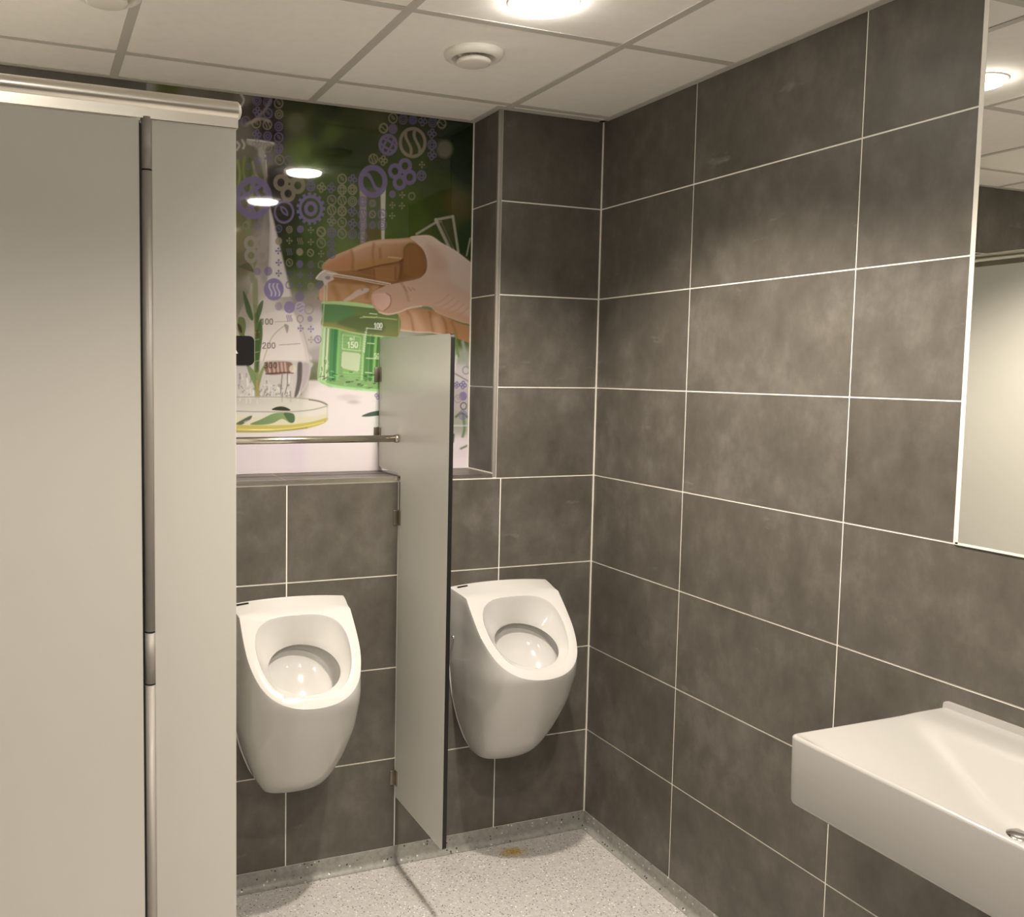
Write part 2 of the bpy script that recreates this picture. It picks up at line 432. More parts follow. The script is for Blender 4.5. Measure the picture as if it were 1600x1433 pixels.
# ------------------------------------------------------------------ urinals
def interp(x, pts):
    return float(np.interp(x, [p[0] for p in pts], [p[1] for p in pts]))
D_PTS = [(.345, .108), (.36, .132), (.40, .170), (.45, .205), (.51, .243), (.58, .284), (.64, .314), (.677, .331), (.75, .334), (.95, .334)]
W_PTS = [(.345, .094), (.389, .119), (.462, .147), (.552, .1695), (.66, .181), (.796, .186), (.91, .181)]
def smooth_tab(pts):
    xs_ = np.linspace(pts[0][0], pts[-1][0], 200); ys_ = np.interp(xs_, [p[0] for p in pts], [p[1] for p in pts])
    k = np.exp(-np.linspace(-2, 2, 21)**2); k /= k.sum()
    yp = np.pad(ys_, 10, mode='reflect', reflect_type='odd'); return xs_, np.convolve(yp, k, 'valid')
DT, WT = smooth_tab(D_PTS), smooth_tab(W_PTS)
NE = 3.4
def sec(th, z):
    D = float(np.interp(z, *DT)); Wd = float(np.interp(z, *WT))
    c, s = math.cos(th), math.sin(th)
    d = D*abs(s)**(2/NE)
    tp = min(max((d)/0.10, 0), 1); tp = tp*tp*(3-2*tp)
    hi = min(max((z-0.55)/0.2, 0), 1)
    q = min(d/D, 1.0)
    x = -Wd*math.copysign(math.sqrt(max(1-.35*q**4-.65*q**7, 0)), c)*(1-0.065*tp*hi)
    return x, d
def ztop(d): return min(0.907-0.155*d, 0.99-0.95*d)
DCR = (0.99-0.907)/(0.95-0.155)
def build_urinal():
    zb = 0.345
    thc = math.asin((DCR/0.334)**(NE/2))
    a = 5
    th_side = [math.asin(((DCR*i/a)/0.334)**(NE/2)) for i in range(a+1)]
    mid = 46
    th = th_side + [thc+(math.pi-2*thc)*i/mid for i in range(1, mid)] + [math.pi-t for t in th_side[::-1]]
    N = len(th)-1
    bm = bmesh.new(); K = 22; cols = []
    for t in th:
        lo, hi = zb, 0.93
        for _ in range(50):
            m = (lo+hi)/2
            if m < ztop(sec(t, m)[1]): lo = m
            else: hi = m
        zt = lo; col = []
        for k in range(K+1):
            z = zb+(zt-zb)*(k/K)
            x, d = sec(t, z); col.append(bm.verts.new((x, -d, z)))
        cols.append(col)
    for i in range(N):
        for k in range(K):
            bm.faces.new((cols[i][k], cols[i+1][k], cols[i+1][k+1], cols[i][k+1]))
    cb = bm.verts.new((0, -0.05, zb))
    for i in range(N): bm.faces.new((cols[i+1][0], cols[i][0], cb))
    top = [c[K] for c in cols]
    # top plate
    Mx = 18
    TL, TR = top[a].co.copy(), top[N-a].co.copy()
    rows_ = []
    for r in range(a+1):
        l, rr = top[r], top[N-r]; row = [l]
        for j in range(1, Mx):
            u = j/Mx; bow = 1-(2*u-1)**2; p = l.co.lerp(rr.co, u)
            p.y += 0.046*bow*r/a; p.z += 0.010*bow*(1-r/a) + 0.155*0.046*bow*r/a
            row.append(bm.verts.new(p))
        row.append(rr); rows_.append(row)
    for r in range(a):
        for j in range(Mx): bm.faces.new((rows_[r][j], rows_[r+1][j], rows_[r+1][j+1], rows_[r][j+1]))
    crease = rows_[a]
    loop = top[a:N-a+1] + crease[1:-1][::-1]
    # opening curve in polar form about (0, 0.2)
    half = [(0, .1085), (.03, .109), (.06, .1105), (.085, .1145), (.105, .123), (.122, .134), (.133, .150), (.139, .170), (.139, .197), (.135, .222), (.126, .247), (.107, .275), (.076, .295), (.039, .305), (0, .308)]
    full = half + [(-x, d) for x, d in half[-2:0:-1]]
    ang = np.array([math.atan2(d-.2, x) for x, d in full]); rad = np.array([math.hypot(x, d-.2) for x, d in full])
    o_ = np.argsort(ang); ang, rad = ang[o_], rad[o_]
    ang = np.concatenate([ang-2*math.pi, ang, ang+2*math.pi]); rad = np.tile(rad, 3)
    A = [math.atan2(-v.co.y-.2, v.co.x) for v in loop]
    def ring(fn): return [bm.verts.new(fn(t)) for t in A]
    def opening(t):
        r = float(np.interp(t, ang, rad)); x, d = r*math.cos(t), .2+r*math.sin(t); return Vector((x, -d, .99-.95*d))
    def ell(t, cd, ax, bd, zf):
        # point on ellipse in direction t
        r = 1/math.sqrt((math.cos(t)/ax)**2+(math.sin(t)/bd)**2); x, d = r*math.cos(t), cd+r*math.sin(t)
        return Vector((x, -d, zf(d)))
    neckz = lambda d: .85-.5*d
    def between(u):
        def f(t):
            p, q = opening(t), ell(t, .2, .104, .0915, neckz); e = u**1.5
            return Vector((p.x+(q.x-p.x)*e, p.y+(q.y-p.y)*e, p.z+(q.z-p.z)*u))
        return f
    rings = [loop, ring(opening)] + [ring(between(u)) for u in (.12, .3, .55, .8, 1.0)]
    for cd, ax, bd, dz_ in ((.196, .119, .1050, .004), (.196, .1215, .1070, .036), (.199, .113, .098, .064), (.203, .096, .082, .088), (.206, .072, .060, .108), (.208, .045, .037, .120), (.208, .018, .015, .125)):
        rings.append(ring(lambda t: ell(t, cd, ax, bd, lambda d: neckz(d)-dz_)))
    n = len(loop)
    for p, q in zip(rings, rings[1:]):
        for i in range(n):
            j = (i+1) % n
            bm.faces.new((p[i], p[j], q[j], q[i]))
    c = bm.verts.new((0, -.208, neckz(.208)-.126))
    for i in range(n): bm.faces.new((rings[-1][i], rings[-1][(i+1) % n], c))
    return to_mesh(bm, 'urinal_body', True)
UR = build_urinal()
UR.materials.append(M_PORC)
def slot_mesh():
    bm = bmesh.new(); bm_box(bm, -0.0185, 0.0185, -0.0035, 0.0035, -0.0006, 0.0012); return to_mesh(bm, 'slot')
SLOT = slot_mesh(); SLOT.materials.append(M_BLACK)
for i, (ux, lab) in enumerate([(-0.3635, 'white porcelain wall urinal in the corner right of the grey screen'), (-1.0930, 'white porcelain wall urinal between the cubicle and the grey screen')]):
    t = empty('urinal', (ux, 0, 0)); tag(t, lab, 'urinal', 'white wall urinals')
    b = link('bowl', UR, t); add_bevel(b, 0.0055, 3, 30)
    # thin back plate against the wall
    zz = [(.345, .092), (.36, .103), (.389, .121), (.425, .136), (.462, .149), (.505, .161), (.552, .1715), (.60, .178), (.66, .183), (.73, .187), (.796, .1885), (.85, .187), (.898, .183)]
    pts = [(-w_, z) for z, w_ in zz] + [(-.176, .906), (-.11, .9125), (-.05, .916), (0, .9168), (.05, .916), (.11, .9125), (.176, .906)] + [(w_, z) for z, w_ in zz[::-1]]
    prism('back_plate', pts, 1, -0.007, 0.0, M_PORC, t, bevel=0.002)
    s = link('slot', SLOT, t); s.location = (-0.142, -0.0165, .9095); s.rotation_euler = (math.radians(6), math.radians(-4), math.radians(4))
    s['label'] = 'small black slot mark'
    sc = lathe('screw', [(0, -.004), (.004, -.004), (.0055, -.002), (.0055, .004)], M_CHROME, t, (-.186, -.045, .752), 20, 'x'); sc['label'] = 'chrome fixing screw'

# ------------------------------------------------------------------ grey screen between the urinals
SX0, SX1 = -0.729, -0.716
scr = empty('urinal_screen', (-0.7225, -0.0, 0.2255)); tag(scr, 'tall grey laminate privacy screen with black front edge between two urinals', 'screen')
def local(pts, oy, oz): return [(p[0]-oy, p[1]-oz) for p in pts]
yf = -0.381
rc = 0.012
out = [(-0.001, .2255)] + [(yf+rc-rc*math.sin(math.pi/2*k/6), .2255+rc-rc*math.cos(math.pi/2*k/6)) for k in range(7)]
for k in range(7):
    a_ = math.pi/2*k/6
    out.append((yf+rc-rc*math.cos(a_), 1.7195-rc+rc*math.sin(a_)))
out += [(.178, 1.7195), (.1895, 1.71), (.1895, 1.296), (.160, 1.289), (-.004, 1.289), (-.0125, 1.281), (-.0125, 1.17), (-.001, 1.165)]
o = prism('screen_panel', [(y, z-.2255) for y, z in out], 0, SX0+.7225, SX1+.7225, [M_SCR, M_CORE], scr, edge_slot=1)
for (cy_, cz_) in [(.180, 1.602), (.180, 1.402), (-.0095, 1.147), (-.0095, .290)]:
    wall_y = YM if cy_ > .1 else 0.0
    cl = boxes('clip', [(SX0-.0035+.7225, SX0+.7225, cy_-.011, wall_y-.0002, cz_-.024-.2255, cz_+.024-.2255),
                        (SX0-.018+.7225, SX0+.7225, wall_y-.004, wall_y-.0002, cz_-.024-.2255, cz_+.024-.2255)], M_CLIP, scr, bevel=.0012)
    cl['label'] = 'small metal wall clip'

# ------------------------------------------------------------------ rail
rl = empty('support_rail', (-1.10, 0.008, 1.3995)); tag(rl, 'brushed steel round rail across the mural above the tiled ledge', 'rail')
Lr = (-0.7295+1.4765)
r_ = lathe('rail_tube', [(0.0, -Lr/2+.001), (0.0112, -Lr/2+.001), (0.0112, Lr/2-.001), (0, Lr/2-.001)], M_STEEL, rl, ((-0.7295-1.4765)/2+1.10, 0, 0), 32, 'x')
r_.data.polygons.foreach_set('use_smooth', [len(p.vertices) == 4 for p in r_.data.polygons])
for xe in (-0.7295, -1.4765):
    sgn = -1 if xe > -1 else 1
    prof = [(0.0114, 0.0), (0.0135, 0.001*sgn), (0.0135, 0.012*sgn), (0.0114, 0.013*sgn)]
    lathe('end_socket', prof, M_STEEL, rl, (xe+1.10, 0, 0), 32, 'x')

# ------------------------------------------------------------------ cubicle
CY_ = -1.10; XE = -1.4770; ZT = 2.033
cub = empty('toilet_cubicle', (XE, CY_, 0)); tag(cub, 'grey laminate toilet cubicle with aluminium head rail and hinged door', 'cubicle')
def cb(name, bl, m, bev=0, parent=cub):
    return boxes(name, [(b[0]-XE, b[1]-XE, b[2]-CY_, b[3]-CY_, b[4], b[5]) for b in bl], m, parent, bev)
cb('front_panel', [(-1.6210, XE, CY_, CY_+.013, .12, ZT)], M_LAM, .001)
dr = cb('door', [(-2.24, -1.6420, CY_, CY_+.013, .12, ZT-.004)], M_LAM)
cb('pilaster', [(XL+.001, -2.245, CY_, CY_+.013, .12, ZT)], M_LAM, .001)
# hinge column: half-round aluminium sections with narrow gaps
def hinge(z0, z1):
    pts = []
    for k in range(13):
        a_ = math.pi*k/12
        pts.append((-1.6292-.0088*math.cos(a_)-XE, -.0095*math.sin(a_)+.004))
    pts += [(-1.6204-XE, .016), (-1.6380-XE, .016)]
    o = prism('hinge_section', pts, 2, z0, z1, M_ALU, cub)
    for p in o.data.polygons: p.use_smooth = abs(p.normal.z) < .5 and p.normal.y < .5
for z0, z1 in [(.12, 1.0515), (1.0545, 1.1455), (1.1485, 1.9455), (1.9485, 2.035)]: hinge(z0, z1)
cb('hinge_core_shade', [(-1.6415, -1.6208, CY_+.004, CY_+.0125, .12, 2.025)], M_CORE)  # black strip behind the hinge, widened to stand in for shade in the door gap
# side panel with a cut-out for the ledge
sp = [(CY_+.0135, .12), (-.001, .12), (-.001, 1.2795), (.1905, 1.2795), (.1905, ZT), (CY_+.0135, ZT)]
prism('side_panel', [(y-CY_, z) for y, z in sp], 0, -.013, 0.0, [M_LAM, M_CORE], cub, edge_slot=1)
# head rail: flat web and rounded top, over the front and over the side panel
def headrail(name, prof, axis, a0, a1):
    o = prism(name, prof, axis, a0, a1, M_ALUX, cub)
    for p in o.data.polygons: p.use_smooth = True
    m = o.modifiers.new('split', 'EDGE_SPLIT'); m.split_angle = math.radians(40)
    return o
def rprof(c, zc0, r, half):
    pts = []
    for k in range(17):
        a_ = -0.9*math.pi/2 + (math.pi+0.9*math.pi)*k/16 - 0
        pts.append((c+r*math.cos(a_), zc0+r*math.sin(a_)))
    pts += [(c-half, zc0-r*.8), (c-half, ZT-.001), (c+half, ZT-.001), (c+half, zc0-r*.8)]
    return pts
P_ = rprof(.0065, 2.0625, .0165, .0095)
headrail('head_rail', [(p[0], p[1]) for p in P_], 0, XL+.002-XE, .003)
headrail('head_rail', [(p[0]-.0130, p[1]) for p in P_], 1, .024, .1905-CY_)
cap = lathe('rail_cap', [(0.0, .0075), (.006, .0070), (.012, .0048), (.0155, .0012), (.0165, -.002)], M_VENT, cub, (.003, .0065, 2.0625), 32, 'x')
for fx in (-1.55, -2.33):
    f_ = lathe('foot', [(.03, 0.0005), (.03, .006), (.01, .008), (.01, .125)], M_ALU, cub, (fx-XE, .0065, 0), 24)

# ------------------------------------------------------------------ mirror
mi = empty('wall_mirror', (0, -1.9667, MIR_Z0)); tag(mi, 'large frameless mirror set into the tiled wall above the basin', 'mirror')
boxes('mirror_glass', [(-.0028, REC, MIR_Y0+1.9667+.006, MIR_Y1+1.9667-.006, .0045, ZC-MIR_Z0-.003)], M_MIRROR, mi)
o = boxes('edge_strip', [(-.0034, REC, MIR_Y1+1.9667-.006, MIR_Y1+1.9667+.0045, 0, ZC-MIR_Z0-.002)], M_WHITEBAR, mi); o['label'] = 'pale edge strip'
o = boxes('edge_strip', [(-.0034, REC, MIR_Y0+1.9667, MIR_Y1+1.9667, -.0015, .004)], M_WHITEBAR, mi); o['label'] = 'pale edge strip'
o = boxes('edge_strip', [(-.0034, REC, MIR_Y0+1.9667-.0045, MIR_Y0+1.9667+.006, 0, ZC-MIR_Z0-.002)], M_WHITEBAR, mi); o['label'] = 'pale edge strip'

# ------------------------------------------------------------------ wash basin
BX0, BX1, BY0, BY1, BZ = -0.441, -0.0005, -2.072, -1.3825, 0.909
DRX, DRY = -0.240, -1.727
def build_basin():
    RO, RC, RB = .007, .016, .012            # edge roll, corner radius, bottom roll
    X0, X1, Y0, Y1 = BX0+RO, BX1, BY0+RO, BY1-RO
    nx, ny = 60, 96
    def samples(n, a, b):                    # denser towards both ends
        t = np.linspace(0, 1, n+1); t = t-.12*np.sin(2*np.pi*t)/ (2*np.pi)*2.2
        return a+(b-a)*t
    xs_, ys_ = samples(nx, X0, X1), samples(ny, Y0, Y1)
    k_ = int(np.argmin(abs(xs_-(X1-.020)))); xs_[k_:] = np.linspace(X1-.022, X1, nx+1-k_); q_ = int(np.argmin(abs(xs_-(X1-.011)))); xs_[q_-1], xs_[q_] = X1-.0118, X1-.0100
    def rnd(x, y):                           # round the two front corners
        for cy, sg in ((Y0+RC, -1), (Y1-RC, 1)):
            if x < X0+RC and (y-cy)*sg > 0:
                vx, vy = (X0+RC-x)/RC, (y-cy)*sg/RC; m = max(vx, vy); r = math.hypot(vx, vy) or 1
                return X0+RC-vx*m/r*RC, cy+sg*vy*m/r*RC
        return x, y
    def smin(v, k): v = np.array(v); return float(-k*np.log(np.exp(-v/k).sum()))
    def h(x, y):
        fr = (x-(X0+.004))*1.9; bk = ((X1-.118)-x)*.75
        le = ((Y1-.010)-y)*.30; ri = (y-(Y0+.010))*.30
        fl_ = .090-.05*math.hypot(x-DRX, y-DRY)
        d_ = smin([fr, bk, le, ri, fl_], .009)
        d_ = .5*(d_+math.sqrt(d_*d_+.008**2))-.0012
        z = BZ-max(d_, -.001)
        if x > X1-.011: z = BZ+.0135
        return z
    bm = bmesh.new()
    g = []
    for x in xs_:
        row = []
        for y in ys_:
            a_, b_ = rnd(x, y); row.append(bm.verts.new((a_, b_, h(x, y))))
        g.append(row)
    for i in range(nx):
        for j in range(ny): bm.faces.new((g[i][j], g[i+1][j], g[i+1][j+1], g[i][j+1]))
    per = [g[i][ny] for i in range(nx, -1, -1)] + [g[0][j] for j in range(ny-1, -1, -1)] + [g[i][0] for i in range(1, nx+1)]
    nrm = []
    for v in per:
        x, y = v.co.x, v.co.y; n = Vector((0, 0, 0))
        if x < X0+RC-1e-6 and y > Y1-RC: n = Vector((x-(X0+RC), y-(Y1-RC), 0))
        elif x < X0+RC-1e-6 and y < Y0+RC: n = Vector((x-(X0+RC), y-(Y0+RC), 0))
        elif y > Y1-1e-4: n = Vector((0, 1, 0))
        elif y < Y0+1e-4: n = Vector((0, -1, 0))
        else: n = Vector((-1, 0, 0))
        nrm.append(n.normalized())
    zb = .768
    lv = [(RO*math.sin(a_), 'top', RO*(1-math.cos(a_))) for a_ in (math.pi/8, math.pi/4, 3*math.pi/8, math.pi/2)]
    lv += [(RO-.001, 'mid', .5)] + [(RO-.002-RB*(1-math.cos(a_)), 'bot', RB*(1-math.sin(a_))) for a_ in (0, math.pi/6, math.pi/3, math.pi/2)]
    prev = per
    for off, kind, q in lv:
        cur = []
        for v, n in zip(per, nrm):
            z = v.co.z-q if kind == 'top' else (BZ*.5+zb*.5 if kind == 'mid' else zb+q)
            cur.append(bm.verts.new((v.co.x+n.x*off, v.co.y+n.y*off, z)))
        for i in range(len(per)-1): bm.faces.new((prev[i], prev[i+1], cur[i+1], cur[i]))
        prev = cur
    bm.faces.new(prev)
    return to_mesh(bm, 'basin', True)
bs = empty('wash_basin', (0, (BY0+BY1)/2, .768)); tag(bs, 'white porcelain rectangular wash basin on the right wall under the mirror', 'wash basin')
bo = link('basin_body', build_basin(), bs, M_BASIN); bo.location = (0, -(BY0+BY1)/2, -.768)
m_ = bo.modifiers.new('split', 'EDGE_SPLIT'); m_.split_angle = math.radians(60)
dz = BZ-.0875
dn = lathe('drain', [(0, .010), (.018, .0098), (.027, .007), (.030, .003), (.030, -.001), (.0335, -.001), (.0345, .002), (.037, .002), (.0385, -.003)], M_CHROME, bs, (DRX, DRY-(BY0+BY1)/2, dz-.768), 40)
dn['label'] = 'chrome pop-up drain plug'

# ------------------------------------------------------------------ black plate on the mural
bp_ = empty('wall_plate', (-1.200, YM, 1.672)); tag(bp_, 'small black rounded plate on the mural beside the cubicle edge', 'wall plate')
def rrect(w_, h_, r, n=6):
    pts = []
    for cx_, cy_, s in ((w_/2-r, h_/2-r, 0), (-w_/2+r, h_/2-r, 1), (-w_/2+r, -h_/2+r, 2), (w_/2-r, -h_/2+r, 3)):
        for k in range(n+1):
            a_ = math.pi/2*(s+k/n); pts.append((cx_+r*math.cos(a_), cy_+r*math.sin(a_)))
    return pts
prism('plate_body', rrect(.092, .092, .016), 1, -.004, -.0001, M_BLACK, bp_)
o = prism('arrow_mark', [(-.026, -.010), (-.006, -.010), (-.016, .010)], 1, -.0044, -.004, M_WHITE, bp_); o['label'] = 'white triangle mark'

# ------------------------------------------------------------------ mural print (flat picture on the niche wall)
def srgb(*c): return np.array(c, float)/255.0
PUR, BEI, GRY = srgb(112, 96, 150), srgb(150, 138, 112), srgb(140, 128, 124)
DPUR = srgb(84, 74, 130)
class Canvas:
    """numpy painter; U, V are the tracing coordinates of every sample of the print"""
    def __init__(s, U, V):
        s.U, s.V = U.ravel(), V.ravel(); s.C = np.zeros((s.U.size, 3))
    def box(s, u0, u1, v0, v1):
        return np.nonzero((s.U > u0) & (s.U < u1) & (s.V > v0) & (s.V < v1))[0]
    def put(s, i, a, col):
        a = np.clip(a, 0, 1)[:, None]; s.C[i] = s.C[i]*(1-a)+np.asarray(col)*a
    @staticmethod
    def curve(p, closed=True, n=6):
        p = np.array(p, float); m = len(p); out = []
        rng = range(m) if closed else range(m-1)
        for k in rng:
            if closed: a, b, c, d = p[(k-1) % m], p[k], p[(k+1) % m], p[(k+2) % m]
            else: a, b, c, d = p[max(k-1, 0)], p[k], p[k+1], p[min(k+2, m-1)]
            for t in np.arange(n)/n:
                out.append(.5*((2*b)+(c-a)*t+(2*a-5*b+4*c-d)*t*t+(3*b-a-3*c+d)*t**3))
        if not closed: out.append(p[-1])
        return np.array(out)
    def segd(s, i, q, closed):
        x, y = s.U[i], s.V[i]; best = np.full(len(i), 1e9); ins = np.zeros(len(i), bool)
        r = np.roll(q, -1, 0) if closed else q[1:]
        for a, b in zip(q if closed else q[:-1], r):
            d = b-a; L2 = d@d+1e-12
            t = np.clip(((x-a[0])*d[0]+(y-a[1])*d[1])/L2, 0, 1)
            best = np.minimum(best, (x-a[0]-t*d[0])**2+(y-a[1]-t*d[1])**2)
            if closed and a[1] != b[1]:
                c = ((a[1] > y) != (b[1] > y)) & (x < (b[0]-a[0])*(y-a[1])/(b[1]-a[1])+a[0]); ins ^= c
        return np.sqrt(best), ins
    def poly(s, p, col, alpha=1.0, soft=0.8, sm=True, col2=None, ax=None):
        q = s.curve(p) if sm else np.array(p, float)
        m = soft*2+1
        i = s.box(q[:, 0].min()-m, q[:, 0].max()+m, q[:, 1].min()-m, q[:, 1].max()+m)
        if not len(i): return
        d, ins = s.segd(i, q, True); sd = np.where(ins, d, -d)
        a = np.clip(sd/(2*soft)+.5, 0, 1); a = a*a*(3-2*a)*alpha
        if col2 is not None:
            (u0, v0), (u1, v1) = ax; dx, dy = u1-u0, v1-v0
            t = np.clip(((s.U[i]-u0)*dx+(s.V[i]-v0)*dy)/(dx*dx+dy*dy), 0, 1)[:, None]
            col = np.asarray(col)*(1-t)+np.asarray(col2)*t
        s.put(i, a, col)
    def line(s, p, wd, col, alpha=1.0, soft=0.6, sm=False):
        q = s.curve(p, False) if sm else np.array(p, float); m = wd+soft*2+1
        i = s.box(q[:, 0].min()-m, q[:, 0].max()+m, q[:, 1].min()-m, q[:, 1].max()+m)
        if not len(i): return
        d, _ = s.segd(i, q, False)
        s.put(i, np.clip((wd/2-d)/(2*soft)+.5, 0, 1)*alpha, col)
    def disc(s, u, v, ru, rv, col, alpha=1.0, soft=.8):
        m = soft*2+1; i = s.box(u-ru-m, u+ru+m, v-rv-m, v+rv+m)
        if not len(i): return
        r = np.hypot((s.U[i]-u)/ru, (s.V[i]-v)/rv); a = np.clip((1-r)*min(ru, rv)/(2*soft)+.5, 0, 1)
        s.put(i, a*a*(3-2*a)*alpha, col)
    def icon(s, kind, u, v, r, col, alpha=.85, rot=0.0):
        i = s.box(u-r-2, u+r+2, v-r*1.13-2, v+r*1.13+2)
        if not len(i): return
        p, q = (s.U[i]-u)/r, (s.V[i]-v)/(r*1.13)
        if rot: p, q = p*math.cos(rot)+q*math.sin(rot), -p*math.sin(rot)+q*math.cos(rot)
        rho = np.hypot(p, q); th = np.arctan2(q, p)
        ring = lambda R, w: np.abs(rho-R)-w
        U_ = np.minimum; I_ = np.maximum
        k = kind; big = r > 12; t = .11 if big else .13
        if k == 'ring': sd = ring(.85, .13)
        elif k == 'disc': sd = rho-.95
        elif k == 's': 
            f = U_(np.abs(p-.30-.20*np.sin(3.1*q))-t, np.abs(p+.30-.20*np.sin(3.1*q))-t); sd = U_(ring(.86, t), I_(f, rho-.86))
        elif k == 'S':
            f = np.abs(q-.05-.30*np.sin(3.3*p))-.13; sd = U_(ring(.82, .17), I_(f, rho-.86))
        elif k == 'ss':
            f = np.minimum.reduce([np.abs(p-c-.18*np.sin(3.4*q))-.12 for c in (-.55, 0, .55)]); sd = I_(f, np.abs(q)-.8)
        elif k == 'leaf':
            lf = I_(np.hypot(p-.45, q+.5)-.75, np.hypot(p+.30, q-.20)-.62); sd = U_(ring(.86, t), np.abs(lf)-.09)
        elif k == 'gear':
            tooth = np.where(np.cos(15*th) > 0, .96, .82); sd = U_(I_(rho-tooth, .62-rho), ring(.33, .12))
        elif k == 'target': sd = U_(U_(ring(.85, .11), ring(.5, .11)), rho-.16)
        elif k == 'globe':
            e = U_(np.abs(np.abs(p)-.34*np.sqrt(np.clip(1-q*q, 0, 1)))-.12, np.abs(np.abs(q)-.34*np.sqrt(np.clip(1-p*p, 0, 1)))-.12); sd = U_(ring(.84, .15), I_(e, rho-.9))
        elif k == 'lattice':
            e = U_(np.abs(np.abs(p+q)-.42)-.13, np.abs(np.abs(p-q)-.42)-.13); sd = U_(ring(.84, .16), I_(e, rho-.9))
        elif k == 'clover':
            sd = np.minimum.reduce([np.abs(np.hypot(p-.52*math.cos(a), q-.52*math.sin(a))-.34)-.125 for a in (.15, .15+math.pi/2, .15+math.pi, .15+1.5*math.pi)])
            sd = U_(sd, np.abs(rho-.2)-.11)
        elif k == 'dots':
            sd = np.minimum.reduce([np.hypot(p-.6*math.cos(a), q-.6*math.sin(a))-.24 for a in (.0, 1.57, 3.14, 4.71)]); sd = U_(sd, rho-.2)
        s.put(i, np.clip(-sd*r/1.5+.5, 0, 1)*alpha, col)
    GL = {'0': [[(.5, 0), (.12, .12), (0, .5), (.12, .88), (.5, 1), (.88, .88), (1, .5), (.88, .12), (.5, 0)]],
          '1': [[(.2, .2), (.6, 0), (.6, 1)]],
          '2': [[(.05, .2), (.3, 0), (.75, .02), (.95, .25), (.7, .55), (0, 1), (1, 1)]],
          '3': [[(.05, .1), (.5, 0), (.95, .2), (.8, .42), (.4, .48), (.85, .55), (1, .78), (.6, 1), (.0, .9)]],
          '5': [[(.9, 0), (.15, 0), (.08, .45), (.55, .38), (.98, .65), (.8, .95), (.4, 1), (0, .9)]],
          'm': [[(0, 1), (0, .35)], [(0, .5), (.25, .35), (.45, .5), (.45, 1)], [(.45, .5), (.75, .35), (.95, .5), (.95, 1)]],
          'l': [[(.4, 0), (.4, 1)]]}
    def text(s, t, u, v, w, h, gap, col, lw, alpha=1.0, slope=0.0):
        for k, ch in enumerate(t):
            u0 = u+k*(w+gap); v0 = v+slope*k*(w+gap)
            for st in s.GL[ch]: s.line([(u0+a*w, v0+b*h) for a, b in st], lw, col, alpha, .5)

